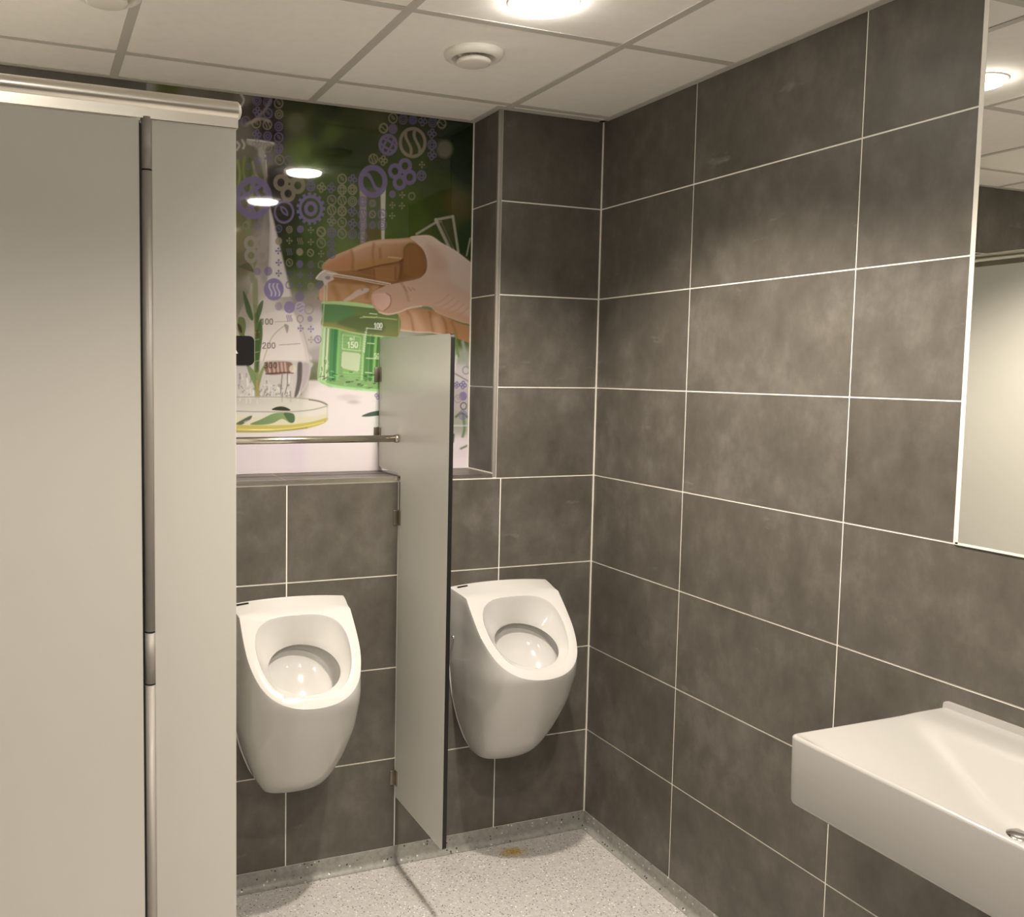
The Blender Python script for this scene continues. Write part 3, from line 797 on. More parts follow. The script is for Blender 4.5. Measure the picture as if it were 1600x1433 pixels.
def paint_mural(U, V):
    cv = Canvas(U, V)
    za = lambda a, b: (360+.27919*a, 120+.27919*b)
    zb = lambda a, b: (360+.27919*a, 400+.27919*b)
    zh = lambda a, b: (480+.1625*a, 350+.1625*b)
    PA = lambda L: [za(*p) for p in L]; PB = lambda L: [zb(*p) for p in L]; PH = lambda L: [zh(*p) for p in L]
    # blurred garden background
    A_ = [(60,120,95,88,72),(60,200,60,52,40),(230,110,18,12,10),(230,300,24,15,20),(150,200,40,34,30),(60,300,104,96,82),(60,430,108,100,84),(110,520,80,92,40),(190,470,120,112,100),
      (320,130,30,38,8),(370,150,36,46,10),(370,255,78,80,44),(420,420,86,112,32),(380,500,98,126,48),(480,430,50,70,14),(560,170,24,36,6),(560,320,62,82,16),(500,300,34,50,8),(700,250,40,54,8),(640,400,27,40,5),(740,380,30,44,6),(800,220,58,58,24),
      (900,330,46,58,12),(1000,240,30,34,10),(1250,300,16,30,8),(1310,520,14,28,5),(1230,450,20,36,8),(1200,600,38,58,10),(1000,480,44,62,10),(1000,750,56,80,16),(1150,700,50,66,14),(1250,720,72,62,14),(1320,900,26,48,8),(1200,800,48,60,14),(900,850,60,86,16),(1050,850,60,80,18),
      (650,500,42,62,14),(560,560,62,84,30),(480,500,90,122,44),(620,650,56,80,26),(700,800,58,74,28),(450,880,58,84,28),(560,900,82,106,42),(620,950,92,112,48),(350,900,40,54,20),(290,560,22,18,12),(260,640,22,18,18),(300,780,24,28,14),(270,860,30,34,20),
      (400,1000,62,82,34),(340,1000,44,56,26),(480,1080,80,94,50),(400,1150,92,108,66),(350,1260,150,142,130),(460,1250,150,140,128),(450,1350,190,180,174),(330,1400,216,206,200),(490,1420,214,204,204),
      (60,620,80,96,40),(130,700,84,80,56),(60,800,104,102,56),(60,900,128,118,78),(180,900,150,136,128),(60,1050,112,104,74),(150,1150,172,160,148),(200,1300,214,204,194),(80,1250,134,130,104)]
    B_ = [(60,350,150,140,120),(100,480,190,180,165),(230,430,226,214,206),(300,520,230,218,210),(470,560,170,160,158),(470,620,110,118,88),(462,680,96,104,70),(430,480,200,190,188),(100,700,150,145,140),
      (650,760,228,216,214),(520,760,226,214,212),(100,1100,222,208,212),(250,1120,224,210,214),(400,1100,222,204,216),(700,1100,228,210,218),(550,1040,226,212,214),(700,980,228,216,216),(650,860,226,220,216),(790,940,208,226,208),(600,930,210,222,212),(100,1010,218,208,206),
      (1290,470,70,90,30),(1290,560,150,158,130),(1290,650,192,184,188),(1290,800,168,158,156),(1290,930,150,150,132),(1290,1080,216,202,206),(1290,1180,224,210,212),(1000,700,200,190,190),(1000,1000,220,206,208),
      (-470,-970,140,134,124),(-360,-960,72,78,30),(-200,-945,104,94,80),(-60,-930,92,84,66),(-400,500,180,170,160),(-400,1100,222,208,212),(-300,-300,90,96,50),(-300,200,150,140,120)]
    pts = np.array([za(a, b)+(r, g, bl) for a, b, r, g, bl in A_]+[zb(a, b)+(r, g, bl) for a, b, r, g, bl in B_])
    num = np.zeros((cv.U.size, 3)); den = np.zeros(cv.U.size)
    for u, v, r, g, b in pts:
        d2 = (cv.U-u)**2+(cv.V-v)**2; wgt = 1/(d2+60.0)**2.0
        num += wgt[:, None]*np.array([r, g, b]); den += wgt
    cv.C = num/den[:, None]/255.0
    # table edge and soft bokeh
    i = cv.box(300, 760, 560, 740)
    t = np.clip((cv.V[i]-594-.02*(cv.U[i]-480))/4+.5, 0, 1)*np.clip((cv.U[i]-470)/14, 0, 1)*np.clip((600-cv.U[i])/20, 0, 1)
    cv.put(i, t*.8, srgb(228, 216, 214))
    for a, b, r, col, al in [(370,255,46,(96,94,66),.55),(1200,405,46,(104,98,76),.85),(830,230,40,(84,82,52),.45),(560,440,60,(24,36,4),.4),(700,460,70,(24,36,4),.4),(540,330,40,(72,92,18),.4),(980,640,60,(66,86,18),.35),(1240,650,40,(84,66,16),.4),(640,860,50,(92,112,44),.35),(1190,260,40,(16,24,6),.5)]:
        u, v = za(a, b); cv.disc(u, v, r*.279, r*.31, srgb(*col), al, 4 if a in (370, 1200) else 9)
    # upper left glassware and stems
    cv.poly(PA([(30,60),(100,70),(130,120),(60,180),(30,170)]), srgb(120,112,98), .5, 4)
    cv.line(PA([(120,260),(190,190),(225,130)]), 5, srgb(150,142,135), .6, 1.5, True)
    cv.line(PA([(90,265),(170,235),(215,250)]), 5, srgb(170,160,146), .7, 1.5, True)
    for p in ([(60,100),(75,130),(60,165)], [(38,365),(50,385),(36,410)], [(66,355),(78,380),(72,400)]): cv.line(PA(p), 3.5, srgb(205,195,182), .8, 1, True)
    cv.poly(PA([(100,355),(240,365),(245,385),(200,400),(190,470),(160,470),(150,400),(100,380)]), srgb(190,180,170), .75, 2.5)
    cv.line(PA([(95,352),(170,358),(240,372)]), 2.4, srgb(224,216,206), .9, .8)
    cv.line(PA([(175,440),(200,560),(195,640)]), 7, srgb(170,160,150), .65, 2)
    cv.line(PA([(196,440),(205,560)]), 2, srgb(212,204,196), .8, .8)
    for p, c in [([(40,470),(52,540),(44,620)], (140,150,70)), ([(80,450),(72,520),(84,600)], (120,135,52)), ([(108,460),(112,560),(100,640)], (62,84,24)), ([(125,480),(140,540),(150,560)], (150,140,110))]:
        cv.line(PA(p), 4.2, srgb(*c), .8, 1.3, True)
    cv.poly(PA([(225,500),(300,520),(330,560),(285,640),(245,760),(215,700),(205,560)]), srgb(22,16,12), .75, 4)
    # conical flask
    flask = PA([(205,640),(222,740),(255,860),(290,1010),(320,1150)])+PB([(335,230),(372,330),(408,430),(436,540),(447,630),(430,710),(400,765),(340,795),(180,800),(60,795),(-40,780),(-60,600),(60,300)])+PA([(120,1150),(170,900)])
    cv.poly(flask, srgb(226,214,206), .30, 2)
    cv.poly(PA([(212,700),(240,800),(285,990),(325,1160),(345,1230),(200,1240),(215,1000),(220,830)]), srgb(228,218,216), .92, 1.2, False)
    cv.poly(PA([(165,700),(215,720),(228,900),(215,1100),(180,1150),(150,1000)]), srgb(150,136,132), .5, 4)
    cv.poly(PB([(180,330),(340,310),(392,420),(425,520),(435,590),(150,590),(165,420)]), srgb(230,218,210), .92, 3)
    cv.line(PA([(214,700),(290,1010),(330,1180)])+PB([(352,290),(398,400),(436,530),(447,630),(432,705),(400,762),(352,792)]), 2.2, srgb(176,164,160), .75, 1.2, True)
    cv.line(PB([(385,400),(420,520),(432,600)]), 4, srgb(200,190,188), .7, 2, True)
    # liquid in the flask with its dark refraction
    cv.poly(PB([(-60,600),(150,592),(440,592),(446,640),(430,710),(396,765),(340,795),(60,795),(-60,780)]), srgb(198,190,184), .9, 2)
    rng = np.random.RandomState(3)
    for k in range(46):
        a = rng.uniform(45, 400); b = rng.uniform(655, 780); g = rng.choice([90, 120, 205, 225, 235])
        cv.line(PB([(a, b), (a+rng.uniform(-6, 6), b+rng.uniform(20, 60))]), rng.uniform(1, 2.6), srgb(g, g-4, g-8), .6, .9)
    for k in range(60):
        a = rng.uniform(45, 330); b = rng.uniform(720, 785); g = rng.choice([110, 140, 215, 230])
        cv.disc(*zb(a, b), rng.uniform(.8, 2), rng.uniform(.8, 2), srgb(g-8, g, g-22), .6, .6)
    cv.poly(PB([(200,594),(330,592),(350,640),(300,660),(205,660)]), srgb(110,70,56), .75, 1.5)
    for a in (215, 240, 262, 285, 305): cv.line(PB([(a,600),(a+6,650)]), 3.2, srgb(214,178,158), .75, .9)
    cv.line(PB([(200,660),(300,652),(350,655)]), 2.2, srgb(84,52,42), .8, .9)
    for p in ([(290,665),(285,720),(280,770)], [(320,660),(318,720),(305,775)]): cv.line(PB(p), 1.5, srgb(90,82,80), .8, .7)
    cv.poly(PB([(378,598),(402,602),(400,690),(380,770),(358,790),(372,700)]), srgb(74,66,66), .85, 1.5)
    cv.poly(PB([(405,604),(438,604),(440,650),(424,712),(396,755),(402,690)]), srgb(170,156,160), .8, 2)
    cv.disc(*zb(350, 632), 6, 6, srgb(220,205,180), .8, 1.5)
    cv.line(PB([(150,590),(300,588),(440,592)]), 2, srgb(204,194,186), .8, .8)
    # petals of a twig inside the flask
    cv.line(PB([(185,585),(225,470),(265,420),(310,385)]), 1.6, srgb(178,172,140), .9, .7, True)
    cv.poly(PB([(302,382),(326,392),(318,432),(308,410)]), srgb(140,132,130), .8, 1)
    # main stem with leaves at left
    cv.line(PA([(130,560),(105,760),(100,900),(118,1010),(125,1130)])+PB([(138,150),(140,300),(150,420),(150,560),(148,700),(152,785)]), 7.5, srgb(120,128,78), .85, 1.6, True)
    cv.line(PA([(118,1040),(126,1140)])+PB([(136,130),(142,260)]), 8, srgb(150,150,118), .6, 1.5)
    cv.line(PB([(148,330),(150,470),(146,640)]), 7, srgb(78,100,48), .85, 1.4)
    for L, c in [([(72,195),(92,230),(118,300),(128,350),(118,360),(92,320),(76,250)], (66,92,48)), ([(182,248),(180,290),(165,340),(148,372),(145,330),(155,280)], (74,98,56)),
                 ([(45,345),(78,350),(86,400),(70,460),(50,440),(40,400)], (96,112,58)), ([(172,350),(180,440),(165,560),(150,640),(138,520),(150,410)], (62,92,44)),
                 ([(92,610),(130,640),(150,700),(155,760),(130,720),(105,660)], (104,132,70)), ([(205,590),(180,660),(158,740),(155,700),(170,640)], (120,136,66)), ([(60,420),(100,470),(130,520),(110,500),(70,460)], (110,120,62)),
                 ([(45,60),(100,40),(130,90),(70,70)], (90,90,60)), ([(40,380),(60,395),(66,430),(50,420)], (70,46,30))]:
        cv.poly(PB(L), srgb(*c), .9, 1)
    for b in (430, 470, 540, 590): cv.line(PB([(138,b),(160,b-4)]), 1.2, srgb(190,190,150), .6, .6)
    cv.line(PB([(150,420),(152,450)]), 4, srgb(90,60,34), .8, 1)
    cv.line(PB([(148,700),(152,790)]), 3.5, srgb(170,140,70), .8, 1)
    cv.text('100', *zb(172, 352), 4.6, 8.6, 2.1, srgb(92,82,76), 1.3, .95)
    cv.line(PB([(250,369),(322,366)]), 1.0, srgb(170,158,152), .9)
    cv.text('200', *zb(180, 486), 5.0, 8.6, 2.3, srgb(96,86,80), 1.3, .95)
    cv.line(PB([(274,498),(390,491)]), 1.1, srgb(150,140,134), .9)
    cv.text('300', *zb(190, 597), 5.0, 8.4, 2.2, srgb(60,44,40), 1.3, .85)
    # petri dish
    cv.poly(PB([(-200,820),(40,792),(250,790),(420,800),(520,818),(545,836),(540,920),(500,945),(400,970),(200,985),(40,985),(-200,975)]), srgb(218,214,196), .55, 1)
    cv.poly(PB([(-200,930),(40,945),(300,945),(450,928),(540,905),(538,925),(500,946),(400,970),(200,984),(40,986),(-200,978)]), srgb(188,172,62), .9, 1)
    cv.poly(PB([(-200,905),(100,900),(420,900),(538,885),(536,905),(440,928),(300,944),(40,944),(-200,930)]), srgb(214,206,150), .6, 2)
    cv.line(PB([(40,970),(200,974),(380,960),(520,930)]), 1.8, srgb(224,212,110), .9, .8, True)
    cv.line(PB([(30,984),(200,984),(330,974),(430,962)]), 2, srgb(130,140,64), .8, .9, True)
    cv.poly(PB([(236,862),(250,848),(285,842),(318,850),(332,866)]), srgb(44,48,36), .95, .7)
    cv.poly(PB([(110,942),(170,915),(230,886),(280,876),(335,880),(356,890),(358,925),(335,935),(290,912),(240,935),(180,945)]), srgb(98,128,72), .95, .8, True, srgb(120,150,88), (zb(120, 940), zb(330, 890)))
    cv.poly(PB([(300,878),(345,880),(360,898),(356,928),(334,932),(310,905)]), srgb(70,96,62), .9, 1)
    cv.poly(PB([(30,940),(70,915),(118,893),(112,915),(80,935),(60,945)]), srgb(70,84,62), .9, 1)
    cv.line(PB([(80,930),(112,920),(150,915)]), 2, srgb(208,204,196), .8, .9)
    cv.line(PB([(-40,866),(150,872),(330,872),(450,862),(520,846),(544,836)]), 1.7, srgb(150,146,130), .85, .8, True)
    cv.line(PB([(-40,792),(200,789),(380,796),(490,810),(540,830),(540,845)]), 1.9, srgb(160,156,140), .85, .8, True)
    cv.line(PB([(440,804),(500,815),(538,832)]), 1.7, srgb(96,94,74), .9, .7, True)
    cv.line(PB([(543,836),(540,915)]), 1.6, srgb(190,190,170), .8, .8)
    # second dish far right and leaf by the screen
    cv.poly(PB([(735,896),(780,876),(836,866),(900,870),(900,890),(836,893),(770,899)]), srgb(52,74,58), .95, .8)
    cv.disc(*zb(660, 792), 16, 5, srgb(176,164,164), .35, 3); cv.disc(*zb(690, 818), 9, 3, srgb(150,130,130), .4, 2)
    cv.icon('clover', *zb(826, 782), 5.5, PUR, .9)
    # tall tube behind the hand
    cv.poly(PA([(722,620),(870,620),(862,930),(728,930)]), srgb(86,96,62), .55, 1.5, False)
    cv.poly(PA([(722,600),(762,640),(758,930),(728,930)]), srgb(170,164,150), .75, 2, False)
    cv.poly(PA([(840,640),(870,610),(862,930),(845,930)]), srgb(214,206,194), .85, 1.2, False)
    cv.poly(PA([(755,850),(840,850),(842,930),(750,930)]), srgb(92,72,26), .7, 2.5, False)
    # tubes at right
    for p, wd in [([(1042,880),(1150,815),(1180,812)], 3.8), ([(1150,800),(1245,782)], 4.2), ([(1245,782),(1275,980)], 4.2), ([(1150,800),(1235,975)], 5.5), ([(1342,905),(1322,1000)], 2.4), ([(1180,812),(1262,990)], 1.4)]:
        cv.line(PA(p), wd, srgb(176,168,150), .85, .9)
    cv.poly(PA([(1165,810),(1235,795),(1262,960),(1230,950)]), srgb(70,68,44), .6, 2, False)
    # the hand ---------------------------------------------------
    sk, skl, skd = srgb(206,166,140), srgb(222,190,170), srgb(160,104,56)
    # lower fingers behind the beaker
    cv.poly(PH([(880,800),(1000,800),(1200,830),(1400,930),(1560,980),(1640,990),(1640,1180),(1552,1142),(1400,1090),(1210,1048),(1060,1040),(1020,1030),(880,1015)]), srgb(196,146,106), 1, .8, True, srgb(166,112,66), (zh(1000, 1030), zh(1200, 860)))
    for p in ([(960,840),(1000,900),(1022,1020)], [(1180,850),(1195,950),(1215,1045)], [(1290,880),(1330,960),(1340,1060)], [(1390,940),(1420,1020),(1440,1100)]):
        cv.line(PH(p), 3.2, srgb(128,78,42), .55, 2, True)
    for p in ([(1030,880),(1090,1000)], [(1240,920),(1270,1030)]): cv.line(PH(p), 12, srgb(214,172,138), .45, 5)
    cv.line(PH([(890,1018),(1060,1040),(1210,1046),(1400,1088)]), 2, srgb(232,204,180), .7, 1, True)
    # inner fingers seen through the gap and through the glass
    cv.poly(PH([(150,440),(460,440),(690,395),(900,345),(1000,180),(1090,215),(1140,330),(1160,440),(1090,540),(900,570),(760,600),(640,720),(600,770),(150,740),(108,690),(120,640),(170,600)]), srgb(154,104,58), 1, 1, True, srgb(126,78,38), (zh(400, 600), zh(1000, 420)))
    cv.poly(PH([(640,400),(760,405),(880,390),(890,470),(860,540),(740,560),(640,520)]), srgb(178,116,66), .7, 4)
    cv.poly(PH([(920,240),(1000,190),(1080,230),(1120,340),(1130,440),(1070,510),(960,500),(920,420)]), srgb(150,92,38), .75, 5)
    cv.line(PH([(500,440),(680,398),(880,352),(915,350)]), 3.5, srgb(92,48,18), .8, 1.6, True)
    cv.line(PH([(900,345),(905,420),(890,520)]), 3, srgb(98,54,22), .6, 2, True)
    for p in ([(640,440),(650,560)], [(850,420),(850,540)]): cv.line(PH(p), 2.4, srgb(104,58,26), .5, 1.8)
    # glass part with pale flesh
    cv.poly(PH([(110,650),(160,600),(190,560),(430,580),(600,590),(690,600),(640,680),(615,740),(590,765),(160,745),(120,700)]), srgb(196,142,96), .8, 3)
    for p, c in [([(250,600),(290,690),(300,740)], (150,96,40)), ([(400,600),(430,680),(420,740)], (166,112,50)), ([(590,600),(580,700)], (140,86,44))]: cv.line(PH(p), 7, srgb(*c), .55, 4, True)
    cv.poly(PH([(120,640),(165,590),(175,700),(150,745),(112,710)]), srgb(214,160,128), .8, 1.5)
    # index finger
    cv.poly(PH([(143,430),(165,375),(250,310),(430,235),(560,178),(700,150),(850,142),(980,130),(1060,112),(1190,116),(1200,260),(1090,220),(1000,180),(930,230),(905,345),(700,392),(500,438),(320,452),(180,450)]), srgb(206,154,116), 1, .9, True, srgb(172,116,68), (zh(560, 190), zh(660, 400)))
    cv.line(PH([(160,400),(300,320),(450,250),(580,195),(720,172),(860,165),(1000,160)]), 5, srgb(226,186,156), .6, 3, True)
    cv.poly(PH([(150,430),(180,370),(290,310),(410,265),(430,300),(440,400),(380,440),(220,446)]), srgb(190,116,70), .6, 5)
    for p in ([(425,255),(440,330),(435,430)], [(640,190),(630,290),(640,385)], [(700,240),(705,330)]): cv.line(PH(p), 3, srgb(128,72,30), .5, 2.2, True)
    cv.poly(PH([(470,380),(640,340),(780,330),(880,330),(860,352),(680,390),(520,428)]), srgb(182,124,56), .6, 4)
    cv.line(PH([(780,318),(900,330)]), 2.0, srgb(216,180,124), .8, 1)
    cv.poly(PH([(925,230),(990,182),(1060,205),(1100,260),(1010,300),(930,320)]), srgb(146,90,36), .5, 5)
    # beaker -----------------------------------------------------
    cv.poly(PB([(520,262),(600,262),(700,272),(800,290),(940,330),(944,440),(900,452),(800,440),(680,425),(520,395),(516,330)]), srgb(82,112,52), .95, 1, True, srgb(118,126,62), (zb(700, 280), zb(700, 440)))
    cv.poly(PB([(522,270),(640,278),(690,310),(680,345),(600,365),(530,370),(518,330)]), srgb(74,124,70), .8, 4)
    cv.poly(PB([(600,370),(690,335),(800,345),(860,380),(850,425),(740,425),(640,400)]), srgb(76,96,52), .7, 4)
    cv.poly(PB([(520,372),(600,385),(700,415),(640,420),(522,402)]), srgb(150,140,70), .6, 3)
    cv.poly(PB([(518,395),(680,428),(840,452),(944,456),(940,760),(836,762),(700,752),(560,735),(500,705),(490,660),(505,500)]), srgb(112,160,88), .97, 1, False)
    # streaky refraction in the lower glass
    for a, c, wd, al in [(512,(168,210,140),4,.8),(524,(214,232,190),3.5,.8),(536,(120,150,84),2,.8),(544,(222,236,200),3,.85),(556,(96,140,70),2.5,.8),(572,(60,128,70),7,.85),(590,(40,110,56),6,.8),(606,(110,190,96),4,.8),(745,(160,216,130),3,.8),(766,(60,120,50),7,.8),(792,(46,104,40),6,.8),(812,(120,190,90),3,.8),(826,(50,100,36),4,.8)]:
        cv.line(PB([(a+4, 405+.17*(a-518)), (a-4, 560), (a-10, 690)]), wd, srgb(*c), al, 1)
    cv.poly(PB([(628,440),(730,455),(728,640),(700,690),(640,680),(620,560)]), srgb(126,178,96), .8, 3)
    for k in range(14): cv.line(PB([(615,455+k*17),(735,460+k*17)]), .9, srgb(92,150,70), .5, .6)
    for k in range(40):
        a = rng.uniform(500, 830); b = rng.uniform(640, 745); g = rng.choice([60, 90, 190, 215])
        cv.line(PB([(a, b), (a+rng.uniform(8, 30), b+rng.uniform(-4, 6))]), rng.uniform(1, 2.6), srgb(g*.6, g, g*.5), .65, .8)
    for k in range(24):
        a = rng.uniform(500, 545); b = rng.uniform(560, 710); g = rng.choice([70, 120, 220, 235])
        cv.line(PB([(a, b), (a+rng.uniform(-2, 6), b+rng.uniform(6, 20))]), rng.uniform(.8, 2), srgb(g*.85, g, g*.75), .65, .7)
    cv.line(PB([(495,690),(560,722),(700,742),(836,752)]), 3, srgb(150,220,130), .85, 1, True)
    cv.line(PB([(520,725),(650,745),(836,762)]), 2, srgb(206,232,190), .8, 1, True)
    cv.line(PB([(516,395),(600,408),(680,428),(760,442),(850,452)]), 1.8, srgb(176,214,120), .8, .9, True)
    # glass outline
    cv.line(PB([(528,130),(524,270),(512,420),(500,560),(490,660),(500,705),(560,735)]), 1.8, srgb(186,206,160), .75, .9, True)
    cv.line(PB([(541,140),(538,250)]), 2, srgb(220,208,196), .7, 1)
    cv.line(PB([(944,330),(944,450)]), 1.5, srgb(176,170,110), .7, .8)
    cv.poly(PB([(520,256),(620,254),(720,262),(800,278),(800,292),(700,282),(600,272),(520,268)]), srgb(170,214,130), .85, 1)
    cv.poly(PB([(478,122),(500,95),(525,80),(560,85),(600,98),(570,112),(580,130),(545,150),(530,165),(515,140),(490,135)]), srgb(218,208,204), .8, 1.2)
    cv.line(PB([(480,126),(505,96),(530,82)]), 2, srgb(240,234,230), .9, .8, True); cv.disc(*zb(545, 122), 4, 3, srgb(120,96,110), .6, 1)
    cv.line(PB([(545,95),(700,120),(800,138),(895,156)]), 2.0, srgb(236,222,208), .92, .7, True)
    cv.line(PB([(570,112),(700,130),(800,150),(880,164)]), 1.5, srgb(232,214,196), .85, .7, True)
    cv.line(PB([(560,80),(700,96),(850,125),(930,140)]), 1.2, srgb(176,120,60), .6, .7, True)
    cv.poly(PB([(632,252),(660,228),(720,186),(772,180),(770,200),(720,222),(670,250)]), srgb(208,190,180), .7, 1.2)
    cv.disc(*zb(737, 186), 2.5, 2.5, srgb(150,130,140), .8, .8)
    # back of hand, thumb
    cv.poly(PH([(990,130),(1060,112),(1190,115),(1290,180),(1430,260),(1560,360),(1660,420),(1660,1000),(1552,962),(1480,945),(1330,890),(1240,850),(1185,800),(1100,795),(980,815),(880,855),(770,876),(690,848),(632,785),(614,710),(645,650),(760,592),(900,562),(1050,532),(1110,500),(1148,440),(1150,350),(1120,260),(1070,200)]), skl, 1, .8, True, srgb(196,148,118), (zh(1300, 250), zh(1100, 900)))
    cv.poly(PH([(1150,190),(1280,260),(1360,420),(1260,470),(1180,440),(1160,330)]), srgb(196,150,122), .6, 9)
    cv.poly(PH([(1330,240),(1440,290),(1560,390),(1570,640),(1400,560),(1380,380)]), srgb(222,196,180), .5, 8)
    cv.poly(PH([(1120,510),(1200,500),(1350,560),(1560,700),(1560,860),(1300,720),(1100,640),(930,640),(900,580)]), srgb(214,172,146), .55, 8)
    cv.poly(PH([(1200,790),(1350,830),(1560,900),(1560,962),(1420,925),(1260,860)]), srgb(186,136,100), .6, 5)
    for k in range(5): cv.line(PH([(1220+k*60,770+k*26),(1290+k*55,740+k*26),(1360+k*48,680+k*30)]), 1.4, srgb(166,118,88), .35, 1.2, True)
    cv.line(PH([(905,562),(930,610),(960,680),(975,740)]), 3, srgb(160,108,72), .5, 2, True)
    for k in range(3): cv.line(PH([(930+k*40,600+k*8),(960+k*38,650-k*8)]), 1.5, srgb(150,98,66), .5, 1)
    cv.line(PH([(690,848),(780,868),(880,848),(985,808),(1100,790)]), 2.2, srgb(236,208,186), .7, 1, True)
    cv.line(PH([(1060,118),(1190,122),(1300,192),(1440,272),(1560,368)]), 2, srgb(232,208,192), .6, 1, True)
    cv.poly(PH([(628,700),(640,675),(690,665),(760,668),(792,690),(802,740),(785,790),(740,828),(690,822),(650,780)]), srgb(214,158,138), 1, 1, True, srgb(222,176,160), (zh(640, 760), zh(780, 700)))
    cv.line(PH([(765,668),(798,695),(806,745),(786,795),(742,832)]), 1.8, srgb(160,98,74), .75, .9, True)
    # graduation print
    wh = srgb(236, 238, 226)
    cv.text('100', *zb(804, 376), 3.4, 7.6, 1.2, wh, 1.5)
    cv.line(PB([(762,404),(846,412)]), 1.1, wh); cv.line(PB([(742,338+0),(806,346),(820,340)]), 1.2, srgb(206,216,140), .8); cv.line(PB([(780,322),(820,326)]), 1.4, srgb(226,230,190), .9)
    cv.line(PB([(726,346),(790,342),(860,348),(930,356)]), 1.6, srgb(196,206,130), .7, .8, True)
    cv.line(PB([(630,440),(626,520)]), .9, srgb(206,230,180), .8); cv.line(PB([(626,520),(716,530),(730,530)]), 1, srgb(206,230,180), .9); cv.line(PB([(630,440),(730,456),(722,530)]), .8, srgb(190,220,160), .7)
    cv.text('ml', *zb(670, 452), 3.6, 5.4, 1.0, srgb(216,236,196), 1.2, .95)
    cv.text('150', *zb(655, 482), 4.2, 8.6, 1.6, srgb(222,238,204), 1.7, .95)
    cv.poly(PB([(628,535),(720,545),(728,555),(720,640),(710,648),(630,628),(620,615),(624,545)]), srgb(186,204,158), .97, .8, False)
    cv.line(PB([(762,404),(748,540)]), 1.8, srgb(200,224,176), .7, .9); 
    for k in range(9): cv.line(PB([(752-k*1.6, 425+k*13), (762-k*1.6, 430+k*13)]), 1.2, srgb(210,230,186), .7, .6)
    for p in ([(766,488),(804,491)], [(760,572),(832,576)], [(756,652),(790,655)]): cv.line(PB(p), 1.2, srgb(214,232,194), .95)
    cv.text('50', *zb(806, 546), 3.2, 6.8, 1.0, srgb(206,226,186), 1.2, .9)
    # reeds and rings in the strip right of the screen
    for p, c, wd in [([(1255,440),(1275,560)], (96,130,60), 4), ([(1300,480),(1330,620)], (150,160,150), 5), ([(1265,560),(1255,640)], (214,210,214), 3), ([(1260,660),(1330,700)], (90,84,78), 1.4), ([(1300,880),(1310,960),(1300,1010)], (84,104,70), 4), ([(1262,900),(1292,880),(1325,900)], (74,92,50), 3.5), ([(1250,1000),(1246,1040)], (60,72,56), 3), ([(1290,1078),(1330,1060)], (84,92,60), 3)]:
        cv.line(PB(p), wd, srgb(*c), .8, 1.2, True)
    cv.line(PB([(1240,950),(1335,950)]), 2, srgb(190,212,208), .7, 1)
    for k_, a, b, r, c in [('ring',1318,640,6,GRY),('clover',1266,722,5,DPUR),('clover',1302,722,6,DPUR),('disc',1302,785,6.5,PUR),('ring',1305,840,5.5,srgb(70,60,56)),('target',1300,890,7,PUR),('leaf',1272,800,6,GRY)]:
        cv.icon(k_, *zb(a, b), r, c, .85)
    # pictogram overlay -----------------------------------------
    R = .27919
    P, Bc, Gc = PUR, BEI, GRY
    small = [('target',148,133,P),('target',208,138,P),('leaf',270,148,Bc),('clover',150,195,P),('leaf',210,205,P),('gear',272,210,Bc),('leaf',145,260,Bc),('s',207,268,Bc),('gear',270,278,P),
      ('clover',148,322,P),('gear',208,332,P),('leaf',270,340,P),('clover',148,378,Gc),('leaf',208,395,Gc),('globe',270,402,P),('dots',212,457,P),('leaf',275,465,Gc),('leaf',325,470,P),
      ('leaf',450,555,P),('globe',450,612,P),('clover',510,620,Bc),('clover',565,622,P),('leaf',625,572,Bc),('clover',683,575,P),('globe',625,632,Bc),('globe',683,632,Bc),
      ('leaf',567,690,Gc),('s',625,692,Bc),('target',683,697,Bc),('s',567,747,Bc),('lattice',625,752,Bc),('clover',683,755,P),('clover',567,808,Gc),('leaf',625,815,Gc),('clover',683,822,P),
      ('S',508,868,Bc),('globe',567,873,P),('leaf',625,878,Gc),('target',683,880,P),('leaf',508,930,Gc),('clover',565,935,P),('target',565,990,P),
      ('leaf',910,232,Bc),('target',967,238,P),('disc',1022,240,DPUR),('clover',1077,248,P),('target',1132,255,P),('S',1183,262,Bc),('S',857,288,Bc),('disc',910,292,P),
      ('clover',1128,318,P),('globe',1128,380,P),('clover',1128,438,P),('s',800,460,Bc),('clover',855,468,Bc),('globe',1070,553,P),
      ('globe',740,700,P),('s',740,770,P),('target',740,830,P),('target',850,830,P),('leaf',850,770,P),('leaf',740,890,P)]
    for k_, a, b, c in small: cv.icon(k_, *za(a, b), 27*R, c, .8)
    for k_, a, b, c in [('leaf',270,850,P),('gear',330,855,Bc),('disc',392,853,P),('dots',450,858,Bc),('disc',270,920,Bc),('dots',330,918,Bc),('ss',390,920,Bc),('dots',450,925,Bc),('dots',268,975,DPUR),('ss',330,980,P),('disc',388,980,Bc),('S',448,985,Bc),('dots',508,990,Bc),
      ('dots',270,1040,DPUR),('leaf',330,1040,Bc),('disc',388,1048,P),('gear',450,1050,P),('ring',508,1052,Bc),('dots',270,1100,DPUR),('dots',333,1103,DPUR),('dots',390,1108,P),('dots',450,1112,P),('ring',328,1165,P),('dots',388,1170,P),('gear',450,1172,Bc),('clover',497,1168,P),
      ('gear',450,1233,Bc),('ss',330,1352,P),('ring',390,1355,Gc),('dots',393,1408,P),('dots',450,1412,P),('leaf',490,1470,P),('dots',452,1472,Bc),('disc',907,657,P),('dots',962,662,Bc),('ring',1015,668,Bc),('dots',907,718,Bc),('dots',960,722,Bc),('dots',905,778,Bc),('dots',1072,492,Bc),('ring',88,832,GRY),('target',795,708,Gc),('S',795,770,Gc),('target',795,830,P)]:
